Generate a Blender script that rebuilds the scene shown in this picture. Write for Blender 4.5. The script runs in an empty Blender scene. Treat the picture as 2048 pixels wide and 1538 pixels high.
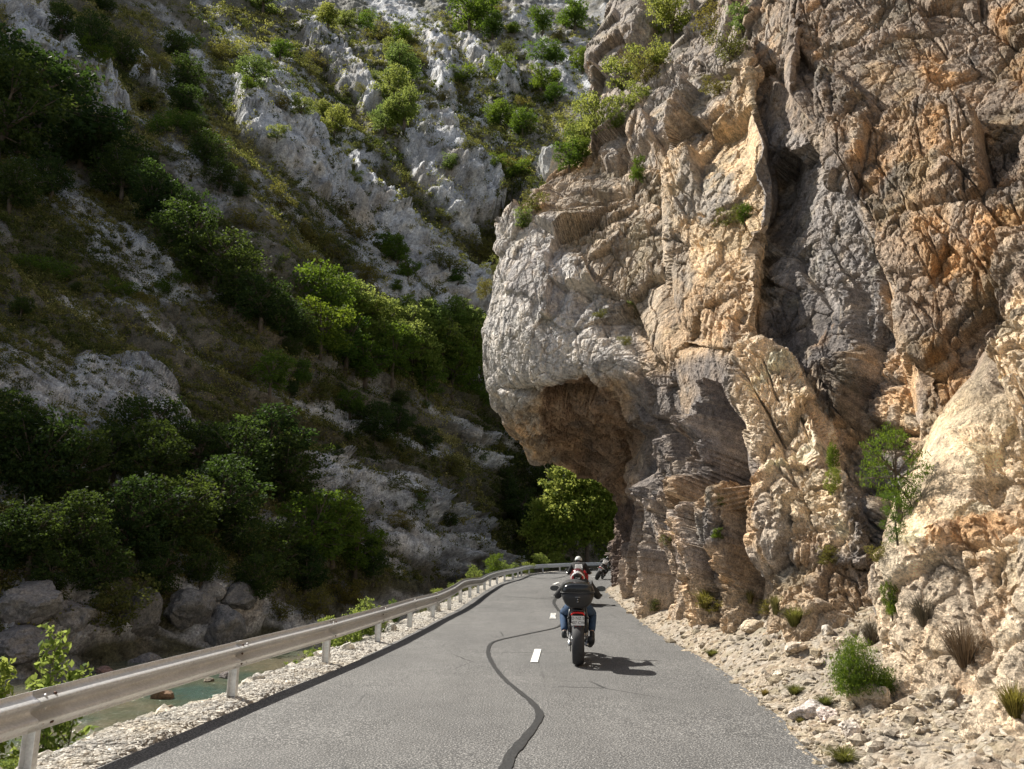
import bpy, bmesh, math, random
import numpy as np
from mathutils import Vector, Matrix
from mathutils.bvhtree import BVHTree

random.seed(7); RNG = np.random.default_rng(11)
SC = bpy.context.scene
COL = SC.collection
R = math.radians

# ------------------------------------------------------------------ camera, sky, sun, exposure
F = 1500.0; PITCH = math.atan(331 / 1500); EYE = 1.75          # focal length in pixels of the 2048 wide photo
cam = bpy.data.cameras.new('camera'); cam.sensor_width = 36; cam.lens = F / 2048 * 36
cam.clip_start = 0.05; cam.clip_end = 4000
camo = bpy.data.objects.new('camera', cam); COL.objects.link(camo)
camo.location = (0, 0, EYE); camo.rotation_euler = (math.pi / 2 + PITCH, 0, 0); SC.camera = camo

LDIR = np.array([-0.60, 0.45, 0.86]); LDIR = LDIR / np.linalg.norm(LDIR)      # towards the sun
sun = bpy.data.lights.new('sun', 'SUN'); sun.energy = 5.0; sun.angle = R(0.5); sun.color = (1.0, 0.95, 0.86)
suno = bpy.data.objects.new('sun', sun); COL.objects.link(suno)
suno.rotation_euler = Vector(LDIR).to_track_quat('Z', 'Y').to_euler()
world = bpy.data.worlds.new('World'); SC.world = world; world.use_nodes = True
wn = world.node_tree.nodes; wl = world.node_tree.links
sky = wn.new('ShaderNodeTexSky'); sky.sky_type = 'NISHITA'; sky.sun_disc = False
sky.sun_elevation = math.asin(LDIR[2]); sky.sun_rotation = math.atan2(LDIR[0], LDIR[1])
hs = wn.new('ShaderNodeHueSaturation'); hs.inputs['Saturation'].default_value = 0.45; wl.new(sky.outputs[0], hs.inputs['Color']); wl.new(hs.outputs[0], wn['Background'].inputs[0]); wn['Background'].inputs[1].default_value = 0.075
SC.view_settings.view_transform = 'Standard'; SC.view_settings.look = 'None'
SC.view_settings.exposure = 0.9; SC.view_settings.gamma = 1
SC.cycles.max_bounces = 6; SC.cycles.diffuse_bounces = 3; SC.cycles.transmission_bounces = 3
SC.cycles.glossy_bounces = 3; SC.cycles.sample_clamp_indirect = 4

# ------------------------------------------------------------------ measuring helpers
CP, SP = math.cos(PITCH), math.sin(PITCH)
def ray(u, v):
    x = (u - 1024) / F; y = (769 - v) / F
    return np.array([x, CP - y * SP, SP + y * CP])
def W(u, v, y):                     # point seen at (u, v) at distance y ahead
    d = ray(u, v); t = y / d[1]
    return np.array([d[0] * t, y, EYE + d[2] * t])
def G(u, v, z=0.0):
    d = ray(u, v); t = (z - EYE) / d[2]
    return np.array([d[0] * t, d[1] * t, z])
def project(P):                     # (N,3) -> u, v
    x = P[:, 0]; y = P[:, 1]; z = P[:, 2] - EYE
    fw = y * CP + z * SP; up = -y * SP + z * CP
    fw = np.where(np.abs(fw) < 0.05, 0.05, fw)
    u = 1024 + F * x / fw; v = 769 - F * up / fw
    bad = fw <= 0.06
    return np.where(bad, 1e5, u), np.where(bad, 1e5, v)

# ------------------------------------------------------------------ numpy noise
def _hash(ix, iy, iz, s):
    with np.errstate(over='ignore'):
        h = (ix.astype(np.uint32) * np.uint32(374761393) + iy.astype(np.uint32) * np.uint32(668265263)
             + iz.astype(np.uint32) * np.uint32(2246822519) + np.uint32((s * 3266489917) & 0xffffffff))
        h = (h ^ (h >> np.uint32(13))) * np.uint32(1274126177)
        h = (h ^ (h >> np.uint32(16))) * np.uint32(2654435761)
        h = h ^ (h >> np.uint32(15))
    return h.astype(np.float32) * np.float32(1 / 4294967296.0)
def noise(p, s=0):
    i = np.floor(p).astype(np.int64); f = (p - i).astype(np.float32)
    w = f * f * f * (f * (f * 6 - 15) + 10)
    x, y, z = i[:, 0], i[:, 1], i[:, 2]
    out = 0
    for dx in (0, 1):
        wx = w[:, 0] if dx else 1 - w[:, 0]
        for dy in (0, 1):
            wy = w[:, 1] if dy else 1 - w[:, 1]
            for dz in (0, 1):
                wz = w[:, 2] if dz else 1 - w[:, 2]
                out = out + wx * wy * wz * _hash(x + dx, y + dy, z + dz, s)
    return out * 2 - 1
def fbm(p, o=4, s=0, lac=2.03, g=0.5):
    a = 1.0; t = 0; out = 0
    for k in range(o):
        out = out + a * noise(p * lac ** k + 17.3 * k, s + k); t += a; a *= g
    return out / t
def ridged(p, o=4, s=0):
    a = 1.0; t = 0; out = 0
    for k in range(o):
        out = out + a * (1 - np.abs(noise(p * 2.07 ** k + 5.1 * k, s + k)) * 2); t += a; a *= 0.5
    return out / t
def voronoi(p, s=0):
    """F1, F2, facet offset (random tilted plane per cell), cell id"""
    i = np.floor(p).astype(np.int64); n = len(p)
    f1 = np.full(n, 9.0, np.float32); f2 = f1.copy(); fac = np.zeros(n, np.float32); cid = np.zeros(n, np.float32)
    for dx in (-1, 0, 1):
        for dy in (-1, 0, 1):
            for dz in (-1, 0, 1):
                cx, cy, cz = i[:, 0] + dx, i[:, 1] + dy, i[:, 2] + dz
                c = np.stack([cx + _hash(cx, cy, cz, s), cy + _hash(cx, cy, cz, s + 1), cz + _hash(cx, cy, cz, s + 2)], 1)
                d = (p - c).astype(np.float32); r = np.sqrt((d * d).sum(1))
                nx = _hash(cx, cy, cz, s + 3) * 2 - 1; ny = _hash(cx, cy, cz, s + 4) * 2 - 1; nz = _hash(cx, cy, cz, s + 5) * 2 - 1
                m = r < f1
                f2 = np.where(m, f1, np.minimum(f2, r))
                fac = np.where(m, d[:, 0] * nx + d[:, 1] * ny + d[:, 2] * nz, fac)
                cid = np.where(m, nx, cid); f1 = np.where(m, r, f1)
    return f1, f2, fac, cid
def sstep(a, b, x):
    t = np.clip((x - a) / (b - a), 0, 1); return t * t * (3 - 2 * t)
def poly_mask(u, v, poly, soft):
    """1 inside the polygon, falling to 0 over soft units outside and inside its edge"""
    poly = np.array(poly, float); n = len(poly)
    inside = np.zeros(len(u), bool); dist = np.full(len(u), 1e9)
    for k in range(n):
        x1, y1 = poly[k]; x2, y2 = poly[(k + 1) % n]
        c = ((y1 > v) != (y2 > v)) & (u < (x2 - x1) * (v - y1) / (y2 - y1 + 1e-9) + x1); inside ^= c
        dx, dy = x2 - x1, y2 - y1; t = np.clip(((u - x1) * dx + (v - y1) * dy) / (dx * dx + dy * dy + 1e-9), 0, 1)
        dist = np.minimum(dist, np.hypot(u - x1 - t * dx, v - y1 - t * dy))
    sd = np.where(inside, dist, -dist)
    return sstep(-soft, soft, sd)
def line_mask(u, v, pts, w):
    pts = np.array(pts, float); dist = np.full(len(u), 1e9)
    for k in range(len(pts) - 1):
        x1, y1 = pts[k]; x2, y2 = pts[k + 1]; dx, dy = x2 - x1, y2 - y1
        t = np.clip(((u - x1) * dx + (v - y1) * dy) / (dx * dx + dy * dy + 1e-9), 0, 1)
        dist = np.minimum(dist, np.hypot(u - x1 - t * dx, v - y1 - t * dy))
    return np.exp(-(dist / w) ** 2)

# ------------------------------------------------------------------ mesh helpers
def mesh_np(name, V, Fq, mat, smooth=True, parent=None, attrs=None, mats=None, midx=None):
    V = np.asarray(V, np.float32); Fq = np.asarray(Fq, np.int32); k = Fq.shape[1]
    me = bpy.data.meshes.new(name)
    me.vertices.add(len(V)); me.vertices.foreach_set('co', V.ravel())
    me.loops.add(Fq.size); me.loops.foreach_set('vertex_index', Fq.ravel())
    me.polygons.add(len(Fq)); me.polygons.foreach_set('loop_start', np.arange(0, Fq.size, k, dtype=np.int32))
    try: me.polygons.foreach_set('loop_total', np.full(len(Fq), k, np.int32))
    except Exception: pass
    me.polygons.foreach_set('use_smooth', np.full(len(Fq), smooth, bool))
    for an, av in (attrs or {}).items():
        av = np.asarray(av, np.float32)
        if av.ndim == 1:
            a = me.attributes.new(an, 'FLOAT', 'POINT'); a.data.foreach_set('value', av)
        else:
            a = me.attributes.new(an, 'FLOAT_COLOR', 'POINT')
            a.data.foreach_set('color', np.concatenate([av, np.ones((len(av), 1), np.float32)], 1).ravel())
    me.materials.append(mat)
    me.update(calc_edges=True)
    o = bpy.data.objects.new(name, me); COL.objects.link(o)
    if parent: o.parent = parent
    return o
def grid_faces(nr, nc, flip=False):
    a = np.arange(nr * nc).reshape(nr, nc)
    q = np.stack([a[:-1, :-1], a[:-1, 1:], a[1:, 1:], a[1:, :-1]], -1).reshape(-1, 4)
    return q[:, ::-1] if flip else q
def grid_normals(P):
    du = np.gradient(P, axis=1); dv = np.gradient(P, axis=0)
    n = np.cross(du, dv); n /= np.linalg.norm(n, axis=2, keepdims=True) + 1e-9
    return n
def catmull(C, ts, axis, k=0.42):
    C = np.moveaxis(np.asarray(C, float), axis, 0); n = len(C)
    E = np.concatenate([2 * C[:1] - C[1:2], C, 2 * C[-1:] - C[-2:-1]])
    i = np.clip(np.floor(ts).astype(int), 0, n - 2); t = (ts - i).reshape((-1,) + (1,) * (C.ndim - 1))
    p0, p1, p2, p3 = E[i], E[i + 1], E[i + 2], E[i + 3]
    m1 = (p2 - p0) * k; m2 = (p3 - p1) * k
    r = (2 * t**3 - 3 * t**2 + 1) * p1 + (t**3 - 2 * t**2 + t) * m1 + (-2 * t**3 + 3 * t**2) * p2 + (t**3 - t**2) * m2
    return np.moveaxis(r, 0, axis)
def spread(weights, n):             # n parameters over the intervals, in proportion to the weights
    w = np.asarray(weights, float); c = np.concatenate([[0], np.cumsum(w)]); c /= c[-1]
    return np.interp(np.linspace(0, 1, n), c, np.arange(len(c)))
def net(C, nr, nc, rw, cw, k=0.42):
    return catmull(catmull(C, spread(rw, nr), 0, k), spread(cw, nc), 1, k)
def pathpts(pts, step):
    pts = np.array(pts, float); ts = np.linspace(0, len(pts) - 1, 60 * len(pts)); c = catmull(pts, ts, 0)
    L = np.concatenate([[0], np.cumsum(np.linalg.norm(np.diff(c, axis=0), axis=1))])
    n = max(2, int(L[-1] / step) + 1); s = np.linspace(0, L[-1], n)
    return np.stack([np.interp(s, L, c[:, k]) for k in range(c.shape[1])], 1)

def tag(o, label=None, cat=None, group=None, kind=None):
    if label: o['label'] = label
    if cat: o['category'] = cat
    if group: o['group'] = group
    if kind: o['kind'] = kind
    return o
def empty(name, loc=(0, 0, 0), rz=0.0):
    o = bpy.data.objects.new(name, None); COL.objects.link(o); o.location = loc; o.rotation_euler = (0, 0, rz)
    o.empty_display_size = 0.2; return o
def copy_tree(o, parent=None):
    c = o.copy(); COL.objects.link(c)
    if parent: c.parent = parent
    for ch in list(o.children): copy_tree(ch, c)
    return c

# ------------------------------------------------------------------ materials
def newmat(name):
    m = bpy.data.materials.new(name); m.use_nodes = True
    nt = m.node_tree; nt.nodes.clear()
    out = nt.nodes.new('ShaderNodeOutputMaterial'); return m, nt, out
class NT:
    def __init__(s, nt): s.nt = nt; s.n = nt.nodes; s.l = nt.links
    def node(s, typ, **kw):
        nd = s.n.new(typ)
        for k, v in kw.items():
            if k.startswith('_'): setattr(nd, k[1:], v)
        return nd
    def set(s, sock, v):
        if isinstance(v, bpy.types.NodeSocket): s.l.new(v, sock)
        elif isinstance(v, (tuple, list)) and len(v) == 3 and sock.type == 'RGBA': sock.default_value = (*v, 1)
        else: sock.default_value = v
    def coord(s, scale=(1, 1, 1), which='Object'):
        tc = s.n.new('ShaderNodeTexCoord'); mp = s.n.new('ShaderNodeMapping'); mp.inputs['Scale'].default_value = scale
        s.l.new(tc.outputs[which], mp.inputs[0]); return mp.outputs[0]
    def noise(s, scale, detail=4, rough=0.55, vec=None, dist=0.0):
        nd = s.n.new('ShaderNodeTexNoise'); nd.inputs['Scale'].default_value = scale; nd.inputs['Detail'].default_value = detail
        nd.inputs['Roughness'].default_value = rough; nd.inputs['Distortion'].default_value = dist
        s.l.new(vec or s.coord(), nd.inputs['Vector']); return nd.outputs['Fac']
    def vor(s, scale, vec=None, feature='F1', out='Distance'):
        nd = s.n.new('ShaderNodeTexVoronoi'); nd.feature = feature; nd.inputs['Scale'].default_value = scale
        s.l.new(vec or s.coord(), nd.inputs['Vector']); return nd.outputs[out]
    def ramp(s, fac, stops):
        nd = s.n.new('ShaderNodeValToRGB'); s.l.new(fac, nd.inputs[0]); e = nd.color_ramp.elements
        while len(e) > len(stops): e.remove(e[-1])
        while len(e) < len(stops): e.new(0.5)
        for el, (p, c) in zip(e, stops):
            el.position = p; el.color = (c, c, c, 1) if isinstance(c, (int, float)) else (*c, 1)
        return nd.outputs[0]
    def mix(s, fac, a, b, mode='MIX'):
        nd = s.n.new('ShaderNodeMix'); nd.data_type = 'RGBA'; nd.blend_type = mode
        s.set(nd.inputs[0], fac); s.set(nd.inputs[6], a); s.set(nd.inputs[7], b); return nd.outputs[2]
    def math(s, op, a, b=0.0):
        nd = s.n.new('ShaderNodeMath'); nd.operation = op; s.set(nd.inputs[0], a); s.set(nd.inputs[1], b); return nd.outputs[0]
    def attr(s, name, out='Color'):
        nd = s.n.new('ShaderNodeAttribute'); nd.attribute_name = name; return nd.outputs[out]
    def bump(s, h, dist, strength=1.0, normal=None):
        nd = s.n.new('ShaderNodeBump'); nd.inputs['Distance'].default_value = dist; nd.inputs['Strength'].default_value = strength
        s.l.new(h, nd.inputs['Height'])
        if normal: s.l.new(normal, nd.inputs['Normal'])
        return nd.outputs[0]
def principled(N, out, color, rough=0.8, metal=0.0, normal=None, spec=0.5, **kw):
    b = N.n.new('ShaderNodeBsdfPrincipled'); N.set(b.inputs['Base Color'], color); N.set(b.inputs['Roughness'], rough)
    N.set(b.inputs['Metallic'], metal); b.inputs['Specular IOR Level'].default_value = spec
    if normal: N.l.new(normal, b.inputs['Normal'])
    for k, v in kw.items(): N.set(b.inputs[k.replace('_', ' ')], v)
    N.l.new(b.outputs[0], out.inputs[0]); return b
def simple(name, color, rough=0.6, metal=0.0, var=0.25, scale=6.0, bump=0.0, spec=0.5, **kw):
    m, nt, out = newmat(name); N = NT(nt); n = N.noise(scale, 4)
    c = N.mix(N.ramp(n, [(0.3, 0.0), (0.7, 1.0)]), tuple(x * (1 - var) for x in color), tuple(min(1, x * (1 + var)) for x in color))
    nr = N.bump(N.noise(scale * 4, 3), bump) if bump else None
    rr = N.math('ADD', N.math('MULTIPLY', n, 0.15), rough - 0.07)
    principled(N, out, c, rr, metal, nr, spec, **kw); return m

def rock_mat(name, fine=1.0, bumpd=0.05, sp=0.25):
    """rock whose large colour patches come from the mesh attribute 'rock'; grain, pits and veins are procedural"""
    m, nt, out = newmat(name); N = NT(nt)
    base = N.attr('rock')
    n1 = N.noise(1.3 * fine, 8, 0.62); n2 = N.noise(7 * fine, 6, 0.65); n3 = N.noise(34 * fine, 5, 0.7)
    st = N.noise(2.4 * fine, 5, 0.6, N.coord((3.0, 3.0, 0.8)))
    g1 = N.ramp(n1, [(0.28, (0.62, 0.64, 0.68)), (0.5, (1.0, 1.0, 1.0)), (0.72, (1.28, 1.2, 1.08))])
    g2 = N.ramp(n2, [(0.32, 0.55), (0.5, 0.98), (0.68, 1.3)])
    g3 = N.ramp(n3, [(0.34, 0.50), (0.5, 0.95), (0.66, 1.45)])
    g4 = N.ramp(st, [(0.3, 0.82), (0.6, 1.1)])
    c = N.mix(1.0, base, g1, 'MULTIPLY'); c = N.mix(1.0, c, g2, 'MULTIPLY'); c = N.mix(1.0, c, g3, 'MULTIPLY'); c = N.mix(1.0, c, g4, 'MULTIPLY')
    v1 = N.vor(3.2 * fine, N.coord((1, 1, 1.0))); v2 = N.vor(11 * fine)
    h = N.math('ADD', N.math('MULTIPLY', n2, 1.0), N.math('MULTIPLY', v1, 0.7))
    b1 = N.bump(h, bumpd, 1.0)
    h2 = N.math('ADD', n3, N.math('MULTIPLY', v2, 0.8)); b2 = N.bump(h2, bumpd * 0.32, 1.0, b1)
    principled(N, out, c, 0.9, 0, b2, sp); return m

def leaf_mat(name, c1, c2, c3, trans=0.4, tcol=(0.25, 0.38, 0.04)):
    m, nt, out = newmat(name); N = NT(nt)
    geo = N.n.new('ShaderNodeNewGeometry'); oi = N.n.new('ShaderNodeObjectInfo')
    r = N.ramp(geo.outputs['Random Per Island'], [(0.0, c1), (0.55, c2), (1.0, c3)])
    k = N.ramp(oi.outputs['Random'], [(0.0, (0.75, 0.85, 0.85)), (1.0, (1.25, 1.1, 0.95))])
    c = N.mix(1.0, r, k, 'MULTIPLY')
    b = N.n.new('ShaderNodeBsdfPrincipled'); N.l.new(c, b.inputs['Base Color']); b.inputs['Roughness'].default_value = 0.7
    b.inputs['Specular IOR Level'].default_value = 0.12
    t = N.n.new('ShaderNodeBsdfTranslucent'); N.l.new(N.mix(1.0, N.mix(1.0, k, tcol, 'MULTIPLY'), N.ramp(geo.outputs['Random Per Island'], [(0.0, 0.6), (1.0, 1.2)]), 'MULTIPLY'), t.inputs[0])
    mx = N.n.new('ShaderNodeMixShader'); mx.inputs[0].default_value = trans
    N.l.new(b.outputs[0], mx.inputs[1]); N.l.new(t.outputs[0], mx.inputs[2]); N.l.new(mx.outputs[0], out.inputs[0]); return m

M = {}
M['cliff'] = rock_mat('cliff_rock', 1.0, 0.12)
M['hill'] = rock_mat('hill_rock', 0.3, 0.25)
M['boulder'] = rock_mat('boulder_rock', 1.4, 0.03)
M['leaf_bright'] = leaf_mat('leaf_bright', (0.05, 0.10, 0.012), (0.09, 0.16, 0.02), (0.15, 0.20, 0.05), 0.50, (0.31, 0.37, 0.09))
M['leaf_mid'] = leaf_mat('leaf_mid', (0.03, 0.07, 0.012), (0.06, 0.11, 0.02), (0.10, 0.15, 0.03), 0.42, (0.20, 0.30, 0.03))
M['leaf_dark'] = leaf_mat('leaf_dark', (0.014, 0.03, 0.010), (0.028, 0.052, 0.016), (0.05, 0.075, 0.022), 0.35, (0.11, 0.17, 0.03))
M['leaf_olive'] = leaf_mat('leaf_olive', (0.06, 0.06, 0.02), (0.10, 0.10, 0.03), (0.17, 0.15, 0.05), 0.35, (0.28, 0.28, 0.06))
M['leaf_dry'] = leaf_mat('leaf_dry', (0.14, 0.11, 0.04), (0.24, 0.19, 0.08), (0.10, 0.12, 0.03), 0.3, (0.35, 0.28, 0.08))
M['twig'] = leaf_mat('twig_brown', (0.08, 0.06, 0.04), (0.14, 0.11, 0.08), (0.2, 0.16, 0.12), 0.1, (0.2, 0.15, 0.1))
M['bark'] = simple('bark', (0.10, 0.08, 0.06), 0.9, var=0.4, scale=5, bump=0.03)

# asphalt with pale aggregate, hairline cracks and broad tonal patches
m, nt, out = newmat('asphalt'); N = NT(nt)
big = N.noise(0.35, 3); mid = N.noise(2.2, 5, 0.6); sp = N.noise(60, 2, 0.6); sp2 = N.vor(70)
c = N.ramp(big, [(0.3, (0.066, 0.065, 0.064)), (0.7, (0.104, 0.101, 0.097))])
c = N.mix(1.0, c, N.ramp(mid, [(0.3, 0.78), (0.7, 1.15)]), 'MULTIPLY')
c = N.mix(1.0, c, N.ramp(N.noise(0.8, 4, 0.6, N.coord((2.2, .18, 1))), [(0.35, 0.86), (0.65, 1.12)]), 'MULTIPLY')
c = N.mix(N.ramp(sp, [(0.54, 0.0), (0.64, 0.9)]), c, (0.30, 0.29, 0.275))
c = N.mix(N.ramp(sp, [(0.36, 0.9), (0.47, 0.0)]), c, (0.03, 0.03, 0.03))
c = N.mix(N.ramp(sp2, [(0.05, 0.5), (0.25, 0.0)]), c, (0.24, 0.23, 0.22))
ck = N.vor(0.75, N.mix(0.18, N.coord(), N.n.new('ShaderNodeTexNoise').outputs['Color']), 'DISTANCE_TO_EDGE')
msk = N.ramp(N.noise(0.28, 2), [(0.5, 0.0), (0.6, 1.0)])
ckm = N.math('MULTIPLY', N.ramp(ck, [(0.004, 1.0), (0.012, 0.0)]), msk)
c = N.mix(ckm, c, (0.02, 0.02, 0.02))
principled(N, out, c, 0.82, 0, N.bump(N.math('ADD', sp, N.math('MULTIPLY', sp2, 0.6)), 0.006), 0.4)
M['asphalt'] = m
def speck(name, ca, cb, rough=0.6, wear=0.0):
    m, nt, out = newmat(name); N = NT(nt); s = N.noise(60, 2)
    c = N.mix(N.ramp(s, [(0.35, 0.0), (0.65, 1.0)]), ca, cb)
    if wear: c = N.mix(N.ramp(N.noise(9, 5, 0.7), [(0.5 + wear, 0.0), (0.6 + wear, 1.0)]), c, (0.13, 0.13, 0.125))
    principled(N, out, c, rough, 0, N.bump(s, 0.003), 0.4); return m
M['sealant'] = speck('tar_sealant', (0.022, 0.022, 0.023), (0.05, 0.05, 0.05), 0.45)
M['patch'] = speck('tar_patch', (0.03, 0.03, 0.03), (0.08, 0.08, 0.078), 0.7)
M['paint'] = speck('road_paint', (0.55, 0.54, 0.50), (0.78, 0.77, 0.73), 0.6, 0.12)
M['paint_worn'] = speck('worn_road_paint', (0.55, 0.54, 0.50), (0.78, 0.77, 0.73), 0.6, -0.03)

m, nt, out = newmat('gravel'); N = NT(nt)
v = N.n.new('ShaderNodeTexVoronoi'); v.inputs['Scale'].default_value = 26; N.l.new(N.coord(), v.inputs['Vector'])
bw = N.n.new('ShaderNodeRGBToBW'); N.l.new(v.outputs['Color'], bw.inputs[0])
c = N.ramp(bw.outputs[0], [(0.2, (0.25, 0.22, 0.19)), (0.5, (0.42, 0.39, 0.34)), (0.85, (0.58, 0.55, 0.49))])
c = N.mix(N.ramp(v.outputs['Distance'], [(0.45, 0.0), (0.8, 0.7)]), c, (0.12, 0.10, 0.08))
c = N.mix(N.ramp(N.noise(0.9, 4), [(0.5, 0.0), (0.75, 0.55)]), c, (0.20, 0.17, 0.11))
principled(N, out, c, 0.9, 0, N.bump(v.outputs['Distance'], -0.03), 0.3); M['gravel'] = m

m, nt, out = newmat('scree'); N = NT(nt)
v = N.n.new('ShaderNodeTexVoronoi'); v.inputs['Scale'].default_value = 13; N.l.new(N.coord(), v.inputs['Vector'])
bw = N.n.new('ShaderNodeRGBToBW'); N.l.new(v.outputs['Color'], bw.inputs[0])
c = N.ramp(bw.outputs[0], [(0.2, (0.24, 0.18, 0.125)), (0.5, (0.36, 0.29, 0.21)), (0.85, (0.48, 0.42, 0.34))])
c = N.mix(N.ramp(N.noise(1.1, 5, 0.65), [(0.42, 0.0), (0.65, 0.8)]), c, (0.30, 0.27, 0.23))
c = N.mix(N.ramp(N.noise(3.5, 5, 0.7), [(0.5, 0.0), (0.72, 0.6)]), c, (0.20, 0.17, 0.08))
c = N.mix(1.0, c, N.ramp(N.noise(22, 5, 0.7), [(0.3, 0.6), (0.7, 1.2)]), 'MULTIPLY')
principled(N, out, c, 0.9, 0, N.bump(N.math('ADD', N.math('MULTIPLY', v.outputs['Distance'], -0.6), N.noise(9, 6, 0.7)), 0.06), 0.3); M['scree'] = m

m, nt, out = newmat('ground_soil'); N = NT(nt)
c = N.ramp(N.noise(0.5, 6), [(0.3, (0.08, 0.07, 0.04)), (0.7, (0.2, 0.17, 0.11))]); principled(N, out, c, 0.95, 0, N.bump(N.noise(3, 6), 0.1)); M['soil'] = m

m, nt, out = newmat('river_water'); N = NT(nt)
c = N.ramp(N.noise(0.22, 4, 0.6), [(0.34, (0.06, 0.10, 0.08)), (0.45, (0.10, 0.115, 0.075)), (0.58, (0.17, 0.15, 0.10))])
c = N.mix(N.ramp(N.noise(1.7, 5, 0.65), [(0.55, 0.0), (0.72, 0.6)]), c, (0.17, 0.15, 0.08))
foam = N.ramp(N.noise(2.3, 7, 0.75, N.coord((1.6, 0.5, 1))), [(0.66, 0.0), (0.74, 0.8)])
c = N.mix(foam, c, (0.6, 0.65, 0.62))
wv = N.math('ADD', N.noise(2.2, 5, 0.6, N.coord((1.5, 0.7, 1)), 0.6), N.math('MULTIPLY', N.noise(9, 3), 0.3))
principled(N, out, c, 0.06, 0, N.bump(wv, 0.16), 0.5); M['water'] = m

m, nt, out = newmat('galvanised_steel'); N = NT(nt)
n = N.noise(3, 5, 0.65, N.coord((1, 1, 5))); n2 = N.noise(40, 3)
c = N.ramp(n, [(0.3, (0.62, 0.62, 0.61)), (0.7, (0.78, 0.78, 0.77))]); c = N.mix(1.0, c, N.ramp(n2, [(0.3, 0.85), (0.7, 1.1)]), 'MULTIPLY')
c = N.mix(N.ramp(N.noise(1.1, 6, 0.7, N.coord((1, 1, 3))), [(0.60, 0.0), (0.8, 0.3)]), c, (0.30, 0.25, 0.19))
principled(N, out, c, N.ramp(n, [(0.3, 0.46), (0.7, 0.34)]), 0.4, N.bump(n, 0.004), 0.5); M['steel'] = m
M['rust'] = simple('rusty_bolt', (0.10, 0.05, 0.03), 0.7, 0.4)

# ------------------------------------------------------------------ road layout (metres)
LEFT = [(-3.9, -14), (-3.85, -6), (-3.75, 0), (-3.62, 4), (-3.41, 6.67), (-3.25, 7.79), (-3.03, 9.3), (-2.80, 10.9), (-2.55, 12.7), (-2.1, 17.7),
        (-1.62, 24.5), (-0.92, 38.6), (0.27, 51.4), (2.14, 59), (4.9, 66), (9.5, 71), (18, 74.5), (34, 77)]
RIGHT = [(2.0, -14), (2.2, -6), (2.35, 0), (2.48, 4), (2.60, 6.67), (2.70, 7.6), (2.85, 8.6), (3.0, 10.2), (3.14, 12.2), (3.14, 16.7),
         (3.42, 23.3), (4.30, 35.5), (6.2, 42.5), (9.2, 47.6), (13, 51), (18, 53.5), (25, 55.5), (38, 57)]
ts = spread([6] * (len(LEFT) - 1), 420)
LE = catmull(np.array(LEFT), ts, 0); RE = catmull(np.array(RIGHT), ts, 0)

def strip(name, profile, mat, noise_amp=0.0, extra=None):
    """profile: list of arrays (N,3)"""
    P = np.stack(profile, 1); o = mesh_np(name, P.reshape(-1, 3), grid_faces(P.shape[0], P.shape[1]), mat); return o
nr = len(ts)
rows = []
for k in range(15):
    f = k / 14; x = LE * (1 - f) + RE * f
    z = 0.012 * fbm(np.stack([x[:, 0] * .35, x[:, 1] * .35, np.zeros(nr)], 1), 3, 5)
    if k in (0, 14):
        j = 0.05 * fbm(np.stack([x[:, 1] * 1.4, np.full(nr, k), np.zeros(nr)], 1), 4, 9); x = x + np.stack([j, np.zeros(nr)], 1)
    rows.append(np.stack([x[:, 0], x[:, 1], z], 1))
tag(strip('road', rows, M['asphalt']), kind='structure')

def road_z(x, y):
    return 0.012 * fbm(np.stack([np.atleast_1d(x) * .35, np.atleast_1d(y) * .35, np.zeros(np.size(x))], 1), 3, 5)

def decal(name, pts, widths, mat, lift=0.012, jitter=0.0, seed=0):
    """ribbon lying on the road"""
    pp = pathpts([(*p, w) for p, w in zip(pts, widths)], 0.06); n = len(pp)
    d = np.gradient(pp[:, :2], axis=0); d /= np.linalg.norm(d, axis=1, keepdims=True); nrm = np.stack([-d[:, 1], d[:, 0]], 1)
    cols = []
    for s in (-1, -0.33, 0.33, 1):
        e = jitter * fbm(np.stack([np.arange(n) * .35, np.full(n, s * 3), np.full(n, seed)], 1), 3, seed) if abs(s) == 1 else 0
        q = pp[:, :2] + nrm * (pp[:, 2] / 2 * s * (1 + e))[:, None] if abs(s) == 1 else pp[:, :2] + nrm * (pp[:, 2] / 2 * s)[:, None]
        cols.append(np.stack([q[:, 0], q[:, 1], road_z(q[:, 0], q[:, 1]) + lift], 1))
    P = np.stack(cols, 1)
    return tag(mesh_np(name, P.reshape(-1, 3), grid_faces(n, 4, True), mat), kind='structure')
gxy = lambda u, v: tuple(G(u, v)[:2])
sn = [(1010, 1538), (1030, 1500), (1062, 1462), (1079, 1432), (1062, 1404), (1012, 1362), (987, 1332), (976, 1302), (990, 1283), (1050, 1269), (1085, 1262), (1118, 1253), (1128, 1236), (1118, 1222)]
decal('road_crack_seal', [(-0.16, 4.6), (-0.12, 5.6)] + [gxy(*p) for p in sn], [.10, .10, .10, .11, .09, .08, .075, .06, .07, .075, .06, .06, .06, .06, .07, .06], M['sealant'], 0.010, 0.35, 3)
decal('road_crack_seal', [gxy(1118, 1222), gxy(1108, 1207), gxy(1112, 1196), gxy(1126, 1187), gxy(1121, 1172), gxy(1112, 1168)], [.09, .1, .12, .12, .13, .1], M['sealant'], 0.010, 0.35, 4)
decal('road_patch', [gxy(1035, 1152), gxy(1100, 1158), gxy(1140, 1150)], [.1, .12, .1], M['sealant'], 0.010, 0.3, 5)
decal('road_patch', [gxy(985, 1192), gxy(1040, 1195), gxy(1100, 1196), gxy(1180, 1181), gxy(1208, 1178)], [.05, .07, .09, .16, .25], M['patch'], 0.011, 0.3, 6)
decal('lane_marking', [gxy(1068, 1326), gxy(1076, 1299)], [.12, .12], M['paint'], 0.014, 0.05, 1)
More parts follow.
